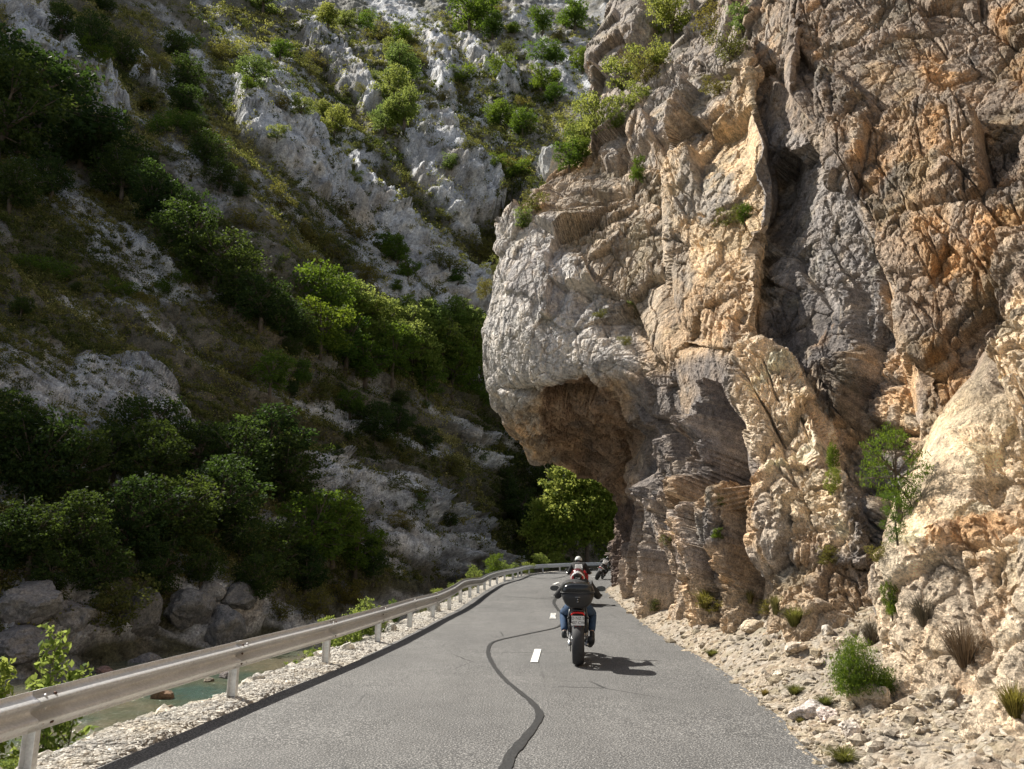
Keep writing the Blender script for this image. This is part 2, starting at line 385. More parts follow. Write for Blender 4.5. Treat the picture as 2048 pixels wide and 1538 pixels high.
decal('lane_marking', [gxy(1105, 1238), gxy(1107, 1227)], [.15, .15], M['paint_worn'], 0.014, 0.3, 2)
decal('lane_marking', [gxy(1107, 1169), gxy(1117, 1165)], [.14, .14], M['paint'], 0.014, 0.05, 3)
decal('lane_marking', [gxy(1184, 1154), gxy(1200, 1153)], [.16, .16], M['paint'], 0.014, 0.05, 3)
decal('lane_marking', [(0.10, 1.5), (0.16, 3.2)], [.14, .14], M['paint'], 0.014, 0.05, 3)

# verges
nl = np.gradient(LE, axis=0); nl /= np.linalg.norm(nl, axis=1, keepdims=True); outl = np.stack([-nl[:, 1], nl[:, 0]], 1)
far = sstep(40, 62, LE[:, 1])
prof = []
D = [-0.05, .25, .5, .75, .95, 1.15, 1.45, 1.8, 2.2, 2.8, 3.6, 4.6, 6, 9, 14, 24]
ZN = [-.012, -.008, 0, -.02, -.10, -.3, -.8, -1.35, -1.9, -2.4, -2.75, -3.0, -3.1, -3.2, -3.25, -3.3]
ZF = [-.012, -.008, 0, -.02, -.04, -.1, -.2, -.3, -.4, -.6, -.8, -1.1, -1.4, -1.9, -2.6, -3.3]
dd = np.interp(np.linspace(0, 15, 64), range(16), D); zn = np.interp(np.linspace(0, 15, 64), range(16), ZN); zf = np.interp(np.linspace(0, 15, 64), range(16), ZF)
for d, a, b in zip(dd, zn, zf):
    q = LE + outl * d; z = a * (1 - far) + b * far
    p3 = np.stack([q[:, 0], q[:, 1], z], 1)
    amp = 0.0 if d < 0.05 else min(0.35, 0.05 + 0.14 * max(0, d - .6))
    z = z + amp * fbm(p3 * [1.6, 1.6, 1.6], 4, 21) + (amp > 0) * 0.02
    w = 0.25 * fbm(p3 * [.8, .8, 0], 3, 33) * min(1, max(0, d - .5) * 1.5)
    prof.append(np.stack([q[:, 0] + outl[:, 0] * w, q[:, 1] + outl[:, 1] * w, z], 1))
tag(strip('gravel_verge', prof[::-1], M['gravel']), kind='structure')
VERGE = np.stack(prof, 1)

nrr = np.gradient(RE, axis=0); nrr /= np.linalg.norm(nrr, axis=1, keepdims=True); outr = np.stack([nrr[:, 1], -nrr[:, 0]], 1)
prof = []
for d in np.linspace(-0.06, 1, 46):
    d = -0.05 if d < 0 else d * 3.6
    q = RE + outr * d
    wide = np.interp(RE[:, 1], [5, 8, 10, 12, 16, 22, 30], [.45, .55, .85, 1.1, 1.0, .6, .35])
    z = np.where(d < 0.12, 0.0 * d - 0.012, (np.clip((d - .12) / 1.6, 0, 2) ** 0.85) * .75 * wide)
    p3 = np.stack([q[:, 0], q[:, 1], z], 1)
    a = np.clip((d - .05) * .35, 0, .28)
    z = z + a * fbm(p3 * 1.5, 5, 41) + a * .35 * ridged(p3 * 3.5, 3, 44)
    prof.append(np.stack([q[:, 0], q[:, 1], z], 1))
tag(strip('scree_verge', prof, M['scree']), kind='structure')
SCREE = np.stack(prof, 1)

gp_ = 1500
tag(mesh_np('ground', [(-gp_, -gp_, -3.6), (gp_, -gp_, -3.6), (gp_, gp_, -3.6), (-gp_, gp_, -3.6)], [(0, 1, 2, 3)], M['soil']), kind='structure')
tag(mesh_np('river', [(-90, -40, -2.6), (2, -40, -2.6), (60, 130, -2.6), (-90, 130, -2.6)], [(0, 1, 2, 3)], M['water']), kind='structure')

# ------------------------------------------------------------------ the right-hand cliff
cols = [
 [(1264,1168,38),(1260,1110,38),(1252,1040,38),(1208,982,38),(1112,938,37),(1052,893,35),(974,792,33),(968,690,32.5),(984,590,33),(1006,486,34),(1092,364,37),(1192,285,41),(1203,130,46),(1240,0,52),(1260,-200,60)],
 [(1276,1180,33.5),(1275,1120,34),(1270,1050,34.5),(1225,960,34.5),(1150,880,32.5),(1078,797,28.5),(1052,752,28),(1036,660,28),(1045,570,29),(1062,490,30.5),(1125,410,33),(1218,320,36),(1245,150,41),(1290,0,46),(1310,-200,54)],
 [(1295,1213,27),(1292,1140,27.3),(1290,1060,27.8),(1275,965,28.5),(1245,872,28.5),(1200,772,26),(1180,720,25.5),(1165,640,26),(1165,560,27),(1175,490,28.5),(1215,400,31),(1265,310,34),(1290,150,39),(1340,0,44),(1370,-200,52)],
 [(1345,1250,20.5),(1350,1160,20.8),(1350,1070,21.3),(1345,970,22.2),(1335,880,22.8),(1320,790,22.9),(1315,710,22.8),(1310,630,23.8),(1310,550,25),(1320,470,26.5),(1335,390,28.5),(1350,300,30.5),(1390,150,34.5),(1420,0,39),(1450,-200,46)],
 [(1440,1262,15.8),(1440,1165,16.3),(1445,1070,16.8),(1450,970,17.8),(1455,880,18.6),(1455,790,18.9),(1460,710,18.9),(1465,630,20),(1465,550,21.2),(1465,470,22.5),(1470,390,24),(1475,300,25.8),(1490,150,28.5),(1500,0,32),(1520,-200,38)],
 [(1530,1285,13.4),(1535,1175,13.8),(1540,1070,14.2),(1545,970,14.9),(1545,880,15.8),(1540,790,17.0),(1535,720,18.3),(1530,640,19.8),(1530,560,20.9),(1530,480,22),(1535,390,23.4),(1535,300,24.8),(1530,150,27),(1535,0,29.5),(1550,-200,33)],
 [(1640,1310,11.8),(1645,1190,12.2),(1650,1070,13.1),(1660,970,14.3),(1665,880,15.5),(1670,790,16.8),(1660,700,17.7),(1655,620,18.2),(1650,550,18.1),(1650,470,18.9),(1650,390,19.8),(1655,300,20.8),(1660,150,22.4),(1665,0,24.2),(1680,-200,28)],
 [(1740,1340,10.9),(1745,1220,11.3),(1750,1090,12.1),(1755,980,13.1),(1760,880,14.1),(1765,790,14.9),(1765,700,15.5),(1765,620,15.5),(1770,550,15.9),(1775,470,16.5),(1780,390,17.2),(1790,300,18),(1800,150,19.4),(1810,0,21.2),(1820,-200,25)],
 [(1800,1340,10.2),(1805,1220,10.5),(1810,1100,11),(1820,990,11.6),(1840,890,12.4),(1860,790,13.2),(1880,710,13.8),(1890,620,14.2),(1900,550,14.6),(1935,470,14.9),(1940,390,15.6),(1945,300,16.3),(1955,150,17.6),(1965,0,19.1),(1980,-200,22.5)],
 [(1960,1340,9.3),(1960,1220,9.5),(1965,1100,9.9),(1970,990,10.5),(1985,890,11.2),(2000,790,11.9),(2020,710,12.4),(2040,620,12.8),(2060,550,13.2),(2090,470,13.6),(2100,390,14.1),(2110,300,14.8),(2120,150,15.8),(2130,0,17.3),(2150,-200,20)],
 [(2200,1340,7.8),(2200,1220,7.9),(2205,1100,8.2),(2215,990,8.6),(2230,890,9),(2250,790,9.5),(2265,710,9.8),(2280,620,10.1),(2290,550,10.4),(2300,460,10.8),(2310,380,11.1),(2330,290,11.6),(2350,140,12.5),(2370,0,13.5),(2400,-200,15.5)],
]
C = [[W(*p) for p in c] for c in cols]
back1 = [p + np.array([2.6, 5.0, 0.0]) if k < 4 else p + np.array([1.8 + .1 * k, 4.5, .2]) for k, p in enumerate(C[0])]
back2 = [p + np.array([13, 11.0, 0.0]) if k < 4 else p + np.array([9.0, 9.5, .6]) for k, p in enumerate(C[0])]
zz = [.2, 1.2, 2.2, 3.2, 4.3, 5.4, 6.6, 8, 9.5, 11, 12.5, 14, 16, 18, 22]
side1 = [np.array([4.6 + .35 * z, 1.0, z]) for z in zz]
side2 = [np.array([4.9 + .35 * z, -9.0, z]) for z in zz]
C = [back2, back1] + C + [side1, side2]
C = [[np.array([c[0][0], c[0][1], c[0][2] - 1.6])] + list(c) + [c[-1] + np.array([7., 2., 4.]), c[-1] + np.array([18., 4., 2.])] for c in C]
Cn = np.moveaxis(np.array(C), 0, 1)           # rows (height) x columns
NR, NC = 700, 800
rw = [.4, 1, 1, 1, 1, 1.3, 1.3, .9, .9, .9, .9, .9, 1.3, 1.2, .6, .2, .2]
cw = [.2, .35, 1.3, 1.3, 1.2, 1.2, 1.0, 1, .9, .6, .8, .6, .2, .15]
P = net(Cn, NR, NC, rw, cw, .34)

def blur(A, k):
    for ax in (0, 1):
        pad = [(0, 0)] * 3; pad[ax] = (k, k); c = np.cumsum(np.pad(A, pad, mode='edge'), axis=ax)
        A = (np.take(c, np.arange(2 * k, c.shape[ax]), axis=ax) - np.take(c, np.arange(0, c.shape[ax] - 2 * k), axis=ax)) / (2 * k)
    return A
relief = [
 # scoops in the near buttress
 ([(1870,1080),(1900,1020),(1990,990),(2020,1030),(1990,1060),(1930,1080),(1890,1110)], -0.32, 8),
 ([(1960,700),(2048,650),(2048,760),(1985,750)], -0.35, 9),
 ([(1900,1130),(1990,1100),(2010,1180),(1960,1240),(1880,1180)], -0.22, 9),
 ([(2000,1100),(2048,1130),(2048,1260),(2000,1300),(1985,1200)], -0.3, 9),
 ([(1960,1350),(2010,1330),(1985,1420),(1950,1450)], -0.22, 8),
 # upper right cavities
 ([(1830,110),(1870,90),(1960,130),(1985,170),(1950,200),(1870,190)], -0.45, 7),
 # upper blocks of the silhouette crag
 ([(1210,0),(1290,0),(1310,60),(1270,130),(1215,170),(1200,120)], 0.8, 12),
 ([(1255,240),(1330,150),(1400,160),(1410,240),(1330,300),(1240,330),(1195,330)], 0.9, 12),
 ([(1420,500),(1500,480),(1520,560),(1480,620),(1400,600)], 0.35, 9),
 ([(1440,720),(1520,690),(1560,760),(1480,800)], 0.25, 8),
 # undercut between the grey bulge and the buttress
 ([(1240,870),(1330,840),(1480,900),(1520,980),(1420,1000),(1300,960)], -0.6, 22),
 # roof of the overhang
 ([(1075,790),(1180,765),(1232,800),(1250,870),(1240,955),(1190,965),(1120,925),(1085,860)], -0.15, 9),
 ([(1230,800),(1262,870),(1250,960),(1300,1010),(1330,980),(1300,880)], 0.35, 10),
 # smooth nose face
 ([(1000,490),(1080,500),(1120,560),(1110,600),(1010,590)], 0.22, 8),
]
cracks = [([(1130,650),(1148,600),(1166,545)], 8, -0.35), ([(1105,625),(1113,580),(1128,555)], 6, -0.25), ([(1762,480),(1772,560),(1800,640),(1822,760),(1828,860)], 7, -0.25),
          ([(1480,615),(1520,590),(1560,600)], 7, -0.17), ([(1330,405),(1380,420),(1430,395)], 8, -0.25), ([(1560,245),(1640,262),(1670,300),(1680,340),(1730,392)], 8, -0.17),
          ([(1275,165),(1290,240),(1250,330)], 7, -0.30), ([(1500,640),(1520,760),(1480,800)], 9, -0.15), ([(1990,560),(1930,600),(1905,650)], 6, -0.17), ([(1060,795),(1180,768),(1235,800)], 6, 0.12),
          ([(1240,330),(1330,330),(1400,240)], 8, -0.25), ([(1100,372),(1180,390),(1260,365)], 9, -0.25), ([(1390,150),(1420,260),(1340,330)], 7, -0.25), ([(1760,870),(1790,1000),(1785,1100)], 10, -0.30),
          ([(1500,0),(1505,200),(1530,330),(1520,480),(1500,640)], 9, 0.23), ([(1660,900),(1690,1000),(1700,1100)], 9, -0.15), ([(1120,700),(1180,620),(1260,600)], 6, -0.09), ([(1000,700),(1060,640),(1090,560)], 6, -0.06)]
tan = np.array([.56, .42, .28]); grey = np.array([.36, .345, .32]); cool = np.array([.27, .285, .31]); brown = np.array([.26, .19, .125])
orange = np.array([.46, .285, .145]); pale = np.array([.66, .56, .43]); darkr = np.array([.10, .10, .105]); warm = np.array([.43, .34, .245])

def lay(col, c, m): return col * (1 - m[:, None]) + c * m[:, None]
BLOBS = []
def blob(poly, soft, c, k=1.0, nz=None, lo=-.25, hi=.15): BLOBS.append((poly, soft, c, k, nz, lo, hi))
nA, nB, nC = 'A', 'B', 'C'
blob([(930,460),(1130,440),(1240,600),(1260,740),(1180,775),(1070,800),(1000,850),(930,800)], 22, np.array([.56, .55, .53]), .95)
blob([(1000,490),(1110,520),(1120,610),(1020,600)], 14, np.array([.34, .32, .32]), .5, nB, -.3, .1)
blob([(1090,520),(1140,500),(1130,700),(1080,760)], 18, np.array([.52, .54, .57]), .6, nC, -.3, .3)
blob([(1100,360),(1330,330),(1440,520),(1340,720),(1240,620),(1120,480)], 26, np.array([.40, .35, .285]), .85)
blob([(1190,-50),(1500,-50),(1500,140),(1400,230),(1300,330),(1190,330)], 20, np.array([.35, .33, .31]), .85, nA, -.6, 0)
blob([(1320,330),(1420,240),(1500,130),(1540,330),(1560,420),(1520,650),(1400,560),(1340,440)], 14, np.array([.68, .54, .37]), .9)
blob([(1360,330),(1440,290),(1470,380),(1400,440),(1340,420)], 16, grey, .8, nB, -.3, .1)
blob([(1330,560),(1500,520),(1520,700),(1400,760),(1300,720)], 24, np.array([.54, .40, .26]), .75, nB, -.4, .1)
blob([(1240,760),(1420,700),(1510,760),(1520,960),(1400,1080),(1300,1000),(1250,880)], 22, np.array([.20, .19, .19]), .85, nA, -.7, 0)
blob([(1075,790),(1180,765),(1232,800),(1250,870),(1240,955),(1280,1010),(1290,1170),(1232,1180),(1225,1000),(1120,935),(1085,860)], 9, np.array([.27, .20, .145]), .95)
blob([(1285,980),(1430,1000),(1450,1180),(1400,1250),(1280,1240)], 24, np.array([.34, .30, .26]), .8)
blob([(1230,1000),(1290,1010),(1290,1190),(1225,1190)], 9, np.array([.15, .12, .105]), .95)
blob([(1480,700),(1530,680),(1620,770),(1690,900),(1720,1060),(1690,1100),(1560,1000),(1505,900)], 14, np.array([.80, .68, .52]), .95)
blob([(1520,200),(1600,240),(1690,330),(1760,470),(1790,700),(1620,760),(1530,700)], 16, np.array([.29, .28, .275]), .9)
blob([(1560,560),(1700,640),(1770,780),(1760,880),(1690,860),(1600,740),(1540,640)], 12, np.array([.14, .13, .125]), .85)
blob([(1690,900),(1780,860),(1770,1120),(1700,1090)], 12, np.array([.22, .225, .235]), .8)
blob([(1540,-200),(2300,-200),(2300,620),(1880,800),(1830,820),(1790,560),(1680,330),(1560,240)], 16, np.array([.30, .25, .205]), .9)
blob([(1540,-200),(1850,-200),(1780,200),(1640,260),(1540,180)], 40, np.array([.24, .215, .20]), .6, nB, -.4, .2)
blob([(1700,150),(2000,200),(2100,500),(1950,700),(1850,600),(1720,330)], 50, np.array([.44, .315, .20]), .75, nB, -.15, .25)
for q in ([(1800,60),(1880,90),(1960,170),(1900,190),(1830,130)], [(1980,0),(2060,0),(2060,240),(2010,160)], [(1860,250),(1900,270),(1900,340),(1870,330)],
          [(1700,280),(1790,330),(1780,420),(1720,360)], [(1960,330),(2060,300),(2060,600),(1960,560)], [(1590,20),(1650,20),(1640,110),(1600,90)], [(1840,470),(1900,440),(1960,560),(1880,600)], [(1840,700),(1900,680),(1930,770),(1870,800)]):
    blob(q, 18, orange, .85, nB, -.25, .15)
blob([(1780,880),(1880,830),(2100,620),(2300,620),(2300,1000),(2000,960),(1860,1120),(1770,1120)], 14, np.array([.74, .62, .46]), .95)
blob([(1780,1080),(1860,1120),(2100,960),(2300,960),(2300,1700),(1780,1700)], 20, np.array([.68, .58, .45]), .95)
blob([(1860,1300),(2100,1250),(2100,1560),(1860,1560)], 30, np.array([.50, .45, .36]), .8, nA, -.5, .1)
blob([(1870,1060),(1960,1000),(2010,1040),(1900,1110)], 12, np.array([.50, .31, .16]), .7)
blob([(1900,1440),(1860,1300),(1960,1100),(2000,1180),(1960,1400)], 20, np.array([.62, .42, .25]), .6, nB, -.2, .2)
blob([(1290,1170),(1500,1180),(1800,1250),(1800,1500),(1300,1280)], 30, np.array([.56, .46, .34]), .7, nA, -.6, 0)
blob([(1320,1020),(1480,1010),(1560,1120),(1500,1180),(1330,1170)], 26, np.array([.31, .30, .30]), .75, nB, -.3, .2)
blob([(1640,1090),(1790,1090),(1790,1250),(1760,1250),(1700,1150)], 14, np.array([.30, .30, .31]), .7, nC, -.3, .2)

QUIET = [[(1340,690),(1450,680),(1480,850),(1350,870)], [(1470,190),(1600,170),(1620,290),(1500,320)], [(1550,600),(1700,600),(1760,720),(1600,740)], [(1290,560),(1330,540),(1340,700),(1290,700)]]
def rockwork(name, P, main=False, edge=6, bl=(14, 9), rimf=(.1, .1)):
    """fractured relief and colour on a smooth rock sheet P (rows x columns x 3)"""
    NR, NC = P.shape[:2]; nrm = grid_normals(P)
    c0 = P[NR // 2, NC // 2] - np.array([0, 0, EYE])
    if (nrm[NR // 2, NC // 2] * c0).sum() > 0: nrm = -nrm
    nrm = blur(blur(nrm, bl[0]), bl[1]); nrm /= np.linalg.norm(nrm, axis=2, keepdims=True)
    flat = P.reshape(-1, 3); fn = nrm.reshape(-1, 3); u0, v0 = project(flat)
    bu = u0 + 14 * fbm(flat * .7, 3, 61) + 7 * noise(flat * 3, 77); bv = v0 + 14 * fbm(flat * .7 + 50, 3, 63) + 7 * noise(flat * 3 + 9, 78)
    gu = np.linalg.norm(np.gradient(P, axis=1), axis=2).ravel(); gv = np.linalg.norm(np.gradient(P, axis=0), axis=2).ravel(); spc = np.maximum(gu, gv)
    A1 = sstep(.35, .1, spc); A2 = sstep(.22, .08, spc); A3 = sstep(.10, .04, spc)
    disp = np.zeros(len(flat)); roofm = np.zeros(len(flat)); calm = np.zeros(len(flat))
    if main:
        for poly, amt, soft in relief: disp += amt * poly_mask(bu, bv, poly, soft)
        for pts, w, amt in cracks: disp += amt * line_mask(bu, bv, pts, w)
        calm = poly_mask(bu, bv, [(940,480),(1120,470),(1150,600),(1230,700),(1180,775),(1080,790),(950,800)], 25) * .8
        roofm = poly_mask(bu, bv, [(1075,790),(1180,765),(1232,800),(1250,870),(1240,955),(1280,1010),(1290,1170),(1240,1175),(1190,965),(1120,925),(1085,860)], 8)
    calm = np.clip(calm + poly_mask(bu, bv, [(1540,-300),(2300,-300),(2300,640),(1830,820),(1700,300),(1800,640),(1620,640),(1560,450)], 40) * .45, 0, 1)
    rough = 1 - .9 * calm; nearw = sstep(34, 9, flat[:, 1])
    sh = flat + flat[:, 2:3] * np.array([.10, -.22, 0])                       # joints lean with the wall
    f1, f2, fa, ci = voronoi(sh * [.36, .36, .22], 100)
    bk = np.clip(.62 + .6 * ci + .5 * fbm(flat * .5, 2, 470), .12, 1.15); rough = rough * bk          # some blocks smooth, some shattered
    disp += (.25 + .75 * (1 - calm)) * (1.05 * fa + .45 * ci) * (.35 + .65 * A1) - .22 * rough * A1 * np.exp(-((f2 - f1) / .03) ** 2)
    f1, f2, fb, cj = voronoi(sh * [.95, .95, .55], 200)
    disp += A1 * (.35 + .65 * rough) * (1 - .6 * calm) * (.34 * fb + .16 * cj) - A1 * (.05 + .09 * rough) * np.exp(-((f2 - f1) / .035) ** 2)
    f1, f2, fc, ck_ = voronoi(sh * [2.3, 2.3, 1.5], 300)
    disp += A2 * (.08 + rough) * (.13 * fc + .06 * ck_) - A2 * .05 * np.exp(-((f2 - f1) / .06) ** 2)
    f1, f2, fd, cl_ = voronoi(sh * [5.2, 5.2, 3.6], 400)
    disp += A3 * (.2 + rough) * (.060 * fd + .02 * cl_)
    f1, f2, fe, _ = voronoi(flat * 12, 450)
    disp += A3 * (.4 + rough) * .034 * fe * (.4 + nearw)
    f1, f2, _, _ = voronoi(sh * [1.3, 1.3, .16] + 7, 480)                      # long steep fractures
    disp += -.20 * A1 * rough * np.exp(-((f2 - f1) / .035) ** 2)
    disp += .26 * fbm(flat * .35, 3, 500) * rough + A1 * .07 * fbm(flat * 1.3, 4, 510) + .014 * fbm(flat * 13, 3, 530)
    disp += roofm * .12 * ridged(flat @ np.array([[.5, 0, 0], [0, 2.6, 1.2], [0, 0, 2.6]]), 4, 540)
    for poly in QUIET: disp = disp * (1 - .7 * poly_mask(u0, v0, poly, 22))
    fade = np.ones((NR, NC))
    if main: fade[:, :10] = 0.6
    else:
        ii = np.minimum(np.arange(NR), NR - 1 - np.arange(NR)) / NR; jj = np.minimum(np.arange(NC), NC - 1 - np.arange(NC)) / NC
        fade = .12 + .88 * sstep(.0, rimf[0], ii)[:, None] * sstep(.0, rimf[1], jj)[None, :]
    P2 = flat + fn * (disp * fade.ravel())[:, None]
    nz = {'A': fbm(P2 * .45, 5, 600), 'B': fbm(P2 * 1.4, 5, 610), 'C': fbm(P2 * [3.2, 3.2, 1.2], 4, 620)}; nD = fbm(P2 * [1.5, 1.5, .3], 4, 630)
    col = np.tile(warm, (len(flat), 1))
    col = lay(col, tan, sstep(-.1, .35, nz['A'])); col = lay(col, grey, sstep(.05, .35, nz['B']) * .7)
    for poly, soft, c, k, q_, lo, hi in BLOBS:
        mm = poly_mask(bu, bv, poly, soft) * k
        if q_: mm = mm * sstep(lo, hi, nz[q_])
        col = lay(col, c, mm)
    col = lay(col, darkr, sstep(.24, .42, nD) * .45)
    col = lay(col, pale, sstep(.28, .5, nz['C']) * .35)
    cell = (ck_[:, None] * .10 + cj[:, None] * .12); col = col * (1 + cell)
    col = lay(col, orange, sstep(.34, .52, fbm(P2 * [.9, .9, .6] + 31, 4, 640)) * .3 * sstep(1350, 1600, u0))
    moss = sstep(.25, .5, fn[:, 2] + .45 * nz['B']) * sstep(.05, .4, fbm(P2 * .8 + 11, 4, 650)) * (1 - roofm)
    col = lay(col, np.array([.13, .13, .04]), moss * .2)
    lum = col.mean(1, keepdims=True); col = (lum + 1.08 * (col - lum)) * 1.12 * np.array([1.04, .99, .955])
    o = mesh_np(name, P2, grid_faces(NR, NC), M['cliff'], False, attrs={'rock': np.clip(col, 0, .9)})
    tag(o, kind='structure'); return P2.reshape(NR, NC, 3)
P2g = rockwork('cliff', P, True)
def slab(name, rows, nr, nc, back=1.6, side=.1, k=.36):
    """a buttress standing in front of the wall; its rim turns back into the wall behind"""
    Wc = np.array([[W(*p) for p in r] for r in rows]); cen = Wc.mean((0, 1))
    def rim(p, b):
        view = p - np.array([0, 0, EYE]); view /= np.linalg.norm(view); o_ = p - cen; o_ -= view * (o_ @ view); o_ /= np.linalg.norm(o_)
        return p + o_ * side + view * b
    def ring(A, b):
        n, m_ = A.shape[:2]; B = np.zeros((n + 2, m_ + 2, 3)); B[1:-1, 1:-1] = A
        for i in range(n + 2):
            for j in range(m_ + 2):
                if 0 < i < n + 1 and 0 < j < m_ + 1: continue
                B[i, j] = rim(A[min(max(i - 1, 0), n - 1), min(max(j - 1, 0), m_ - 1)], b)
        return B
    B = ring(Wc, back * .45); B2 = ring(B, back); n, m_ = B2.shape[:2]
    pl = np.linalg.norm(np.diff(Wc, axis=0), axis=2).mean(1); pc = np.linalg.norm(np.diff(Wc, axis=1), axis=2).mean(0)
    rw_ = [pl.mean() * .35, pl.mean() * .35] + list(pl) + [pl.mean() * .35] * 2; cw_ = [pc.mean() * .2] * 2 + list(pc) + [pc.mean() * .2] * 2
    rf = (sum(rw_[:2]) / sum(rw_) * 1.25, sum(cw_[:2]) / sum(cw_) * 1.25)
    return rockwork(name, net(B2, nr, nc, rw_, cw_, k), bl=(4, 3), rimf=rf)
SL = [slab('cliff_buttress', [
 [(2000,690,9.6),(2080,640,9.2),(2200,590,8.6),(2400,520,7.6)], [(1955,775,9.5),(2030,760,8.9),(2150,740,8.2),(2380,700,7.0)], [(1885,860,9.4),(1970,860,8.6),(2100,860,7.8),(2360,850,6.5)],
 [(1850,950,9.2),(1940,960,8.3),(2080,970,7.4),(2340,980,6.2)], [(1800,1050,9.1),(1900,1070,8.1),(2060,1090,7.1),(2330,1120,5.9)], [(1785,1150,8.9),(1880,1180,7.9),(2050,1210,6.9),(2330,1260,5.6)],
 [(1790,1260,8.7),(1880,1300,7.6),(2040,1340,6.6),(2330,1420,5.3)], [(1800,1360,8.4),(1890,1410,7.3),(2040,1470,6.3),(2330,1580,5.0)], [(1785,1470,7.7),(1870,1540,6.8),(2030,1620,5.8),(2330,1780,4.6)], [(1770,1580,6.8),(1860,1680,6.0),(2020,1800,5.1),(2330,2000,4.2)]], 560, 330, 1.5),
 slab('cliff_rib', [
 [(1492,705,17.3),(1522,692,16.8),(1560,725,16.1)], [(1478,770,16.5),(1535,775,15.6),(1615,795,14.8)], [(1508,850,15.1),(1575,860,14.3),(1655,870,13.5)],
 [(1512,930,14.3),(1600,945,13.4),(1688,960,12.6)], [(1545,1010,13.6),(1640,1030,12.5),(1718,1045,11.8)], [(1560,1100,13.2),(1660,1120,12.0),(1735,1130,11.4)]], 340, 200, 2.4),
 slab('cliff_rib', [
 [(1395,130,31.2),(1450,110,28.6),(1505,90,26.6)], [(1372,220,29.2),(1440,200,26.6),(1502,190,24.8)], [(1342,320,27.2),(1420,310,24.6),(1528,290,22.4)],
 [(1332,410,25.6),(1430,400,22.8),(1545,400,20.9)], [(1330,500,24.2),(1430,500,21.5),(1520,500,19.9)], [(1340,600,23.0),(1430,600,20.3),(1512,600,18.7)], [(1352,690,22.3),(1440,690,19.2),(1502,690,17.7)]], 420, 160, 2.6, .1),
 slab('cliff_plate', [
 [(1600,-160,23.3),(1800,-160,21.0),(2000,-160,18.7),(2250,-160,15.4)], [(1585,60,21.2),(1800,60,18.7),(2000,60,16.5),(2250,60,13.8)], [(1578,170,20.0),(1800,160,17.5),(2000,160,15.6),(2250,160,13.0)],
 [(1650,275,18.5),(1800,270,16.7),(2000,270,14.8),(2250,270,12.2)], [(1700,372,16.9),(1830,370,15.6),(2000,370,14.0),(2250,370,11.5)], [(1765,470,15.3),(1860,470,14.5),(2010,470,13.2),(2260,470,10.9)],
 [(1795,580,14.4),(1880,580,13.8),(2030,580,12.6),(2270,580,10.3)], [(1812,690,13.8),(1890,690,13.3),(2040,690,12.0),(2280,690,9.8)], [(1826,800,13.1),(1900,800,12.6),(2050,800,11.4),(2290,800,9.3)], [(1842,890,12.4),(1910,890,11.9),(2050,890,10.9),(2290,890,9.0)]], 560, 360, 1.0, .1)]

# ------------------------------------------------------------------ the mountainside across the river
us = [-700, -350, -100, 200, 500, 650, 800, 1000, 1150, 1350, 1700]
vs = [1050, 900, 750, 600, 450, 300, 150, 0, -35]
tab = {-700: [18,20,23,27,31,36,43,52,55], -350: [24,27,31,35,40,47,58,72,76], -100: [31,35,40,46,54,65,80,105,110], 200: [38,43,50,59,71,90,120,165,174],
       500: [48,53,59,69,85,112,160,245,262], 650: [57,64,74,88,108,140,192,290,312], 800: [66,76,89,104,123,153,206,310,335],
       1000: [101,108,117,128,142,166,216,322,348], 1150: [106,109,112,118,131,160,216,320,345], 1350: [110,113,116,121,132,158,210,308,330], 1700: [112,114,117,122,131,152,198,290,310]}
bank = {-700: (1420, 17), -350: (1380, 21.5), -100: (1350, 26), 200: (1330, 31), 500: (1285, 40), 650: (1250, 47), 800: (1215, 55), 1000: (1158, 92), 1150: (1145, 97), 1350: (1140, 103), 1700: (1140, 108)}
H = []
for u in us:
    b = bank[u]; d = ray(u, b[0]); s = b[1] / d[1]
    base = np.array([d[0] * s, b[1], -2.7])
    c = [base + np.array([2.5, -2.5, -1.2]), base, base + (W(u, 1050, tab[u][0]) - base) * np.array([.45, .45, .62])] + [W(u, v, y) for v, y in zip(vs, tab[u])]
    c += [c[-1] + np.array([-20., 45., 2.]), c[-1] + np.array([-70., 150., -90.])]
    H.append(c)
Hn = np.moveaxis(np.array(H), 0, 1)
HR, HC = 620, 760
hw = [.2, .6, .7] + [1, 1, 1, 1, 1, 1, 1.1, .5, .12, .1]
Q = net(Hn, HR, HC, hw, [.15, .35, 1.1, 1.1, .55, .55, .75, .6, .35, .3])
qn = grid_normals(Q)
if qn[HR // 2, HC // 2, 2] < 0: qn = -qn
q = Q.reshape(-1, 3); hn = qn.reshape(-1, 3); hu, hv = project(q)
# strata frame: long direction runs down to the right
DD = W(900, 700, 80) - W(500, 200, 136); DD /= np.linalg.norm(DD)
mn = hn.mean(0); mn /= np.linalg.norm(mn); CC = np.cross(DD, mn); CC /= np.linalg.norm(CC)
sx = q @ DD; sy = q @ CC; sz = q @ mn
TH = np.radians(np.interp(hv, [0, 700, 950, 1150], [45, 43, 34, 26])); wob = 26 * fbm(q * .035, 3, 700) + 7 * fbm(q * .15, 3, 705)
al = hu * np.cos(TH) + hv * np.sin(TH); ac = hv * np.cos(TH) - hu * np.sin(TH) + wob
S = lambda a, b, c=0.0: np.stack([al * a / 15, ac * b / 15, np.full(len(q), .5)], 1)      # a, b roughly per metre, along and across the strata
ribs = ridged(S(.035, .17, .02), 3, 710)                 # large ribs
ribs2 = ridged(S(.07, .5, .1), 4, 720)
rockm = fbm(S(.03, .22, .02) + 40, 4, 730) + .25 * fbm(q * .22, 4, 735)
hbu = hu + 16 * fbm(q * .25, 3, 740); hbv = hv + 16 * fbm(q * .25 + 20, 3, 745)
hd = 1.9 * ribs * sstep(20, 60, q[:, 1]) + .8 * ribs2 + 1.2 * fbm(q * .12, 4, 750)
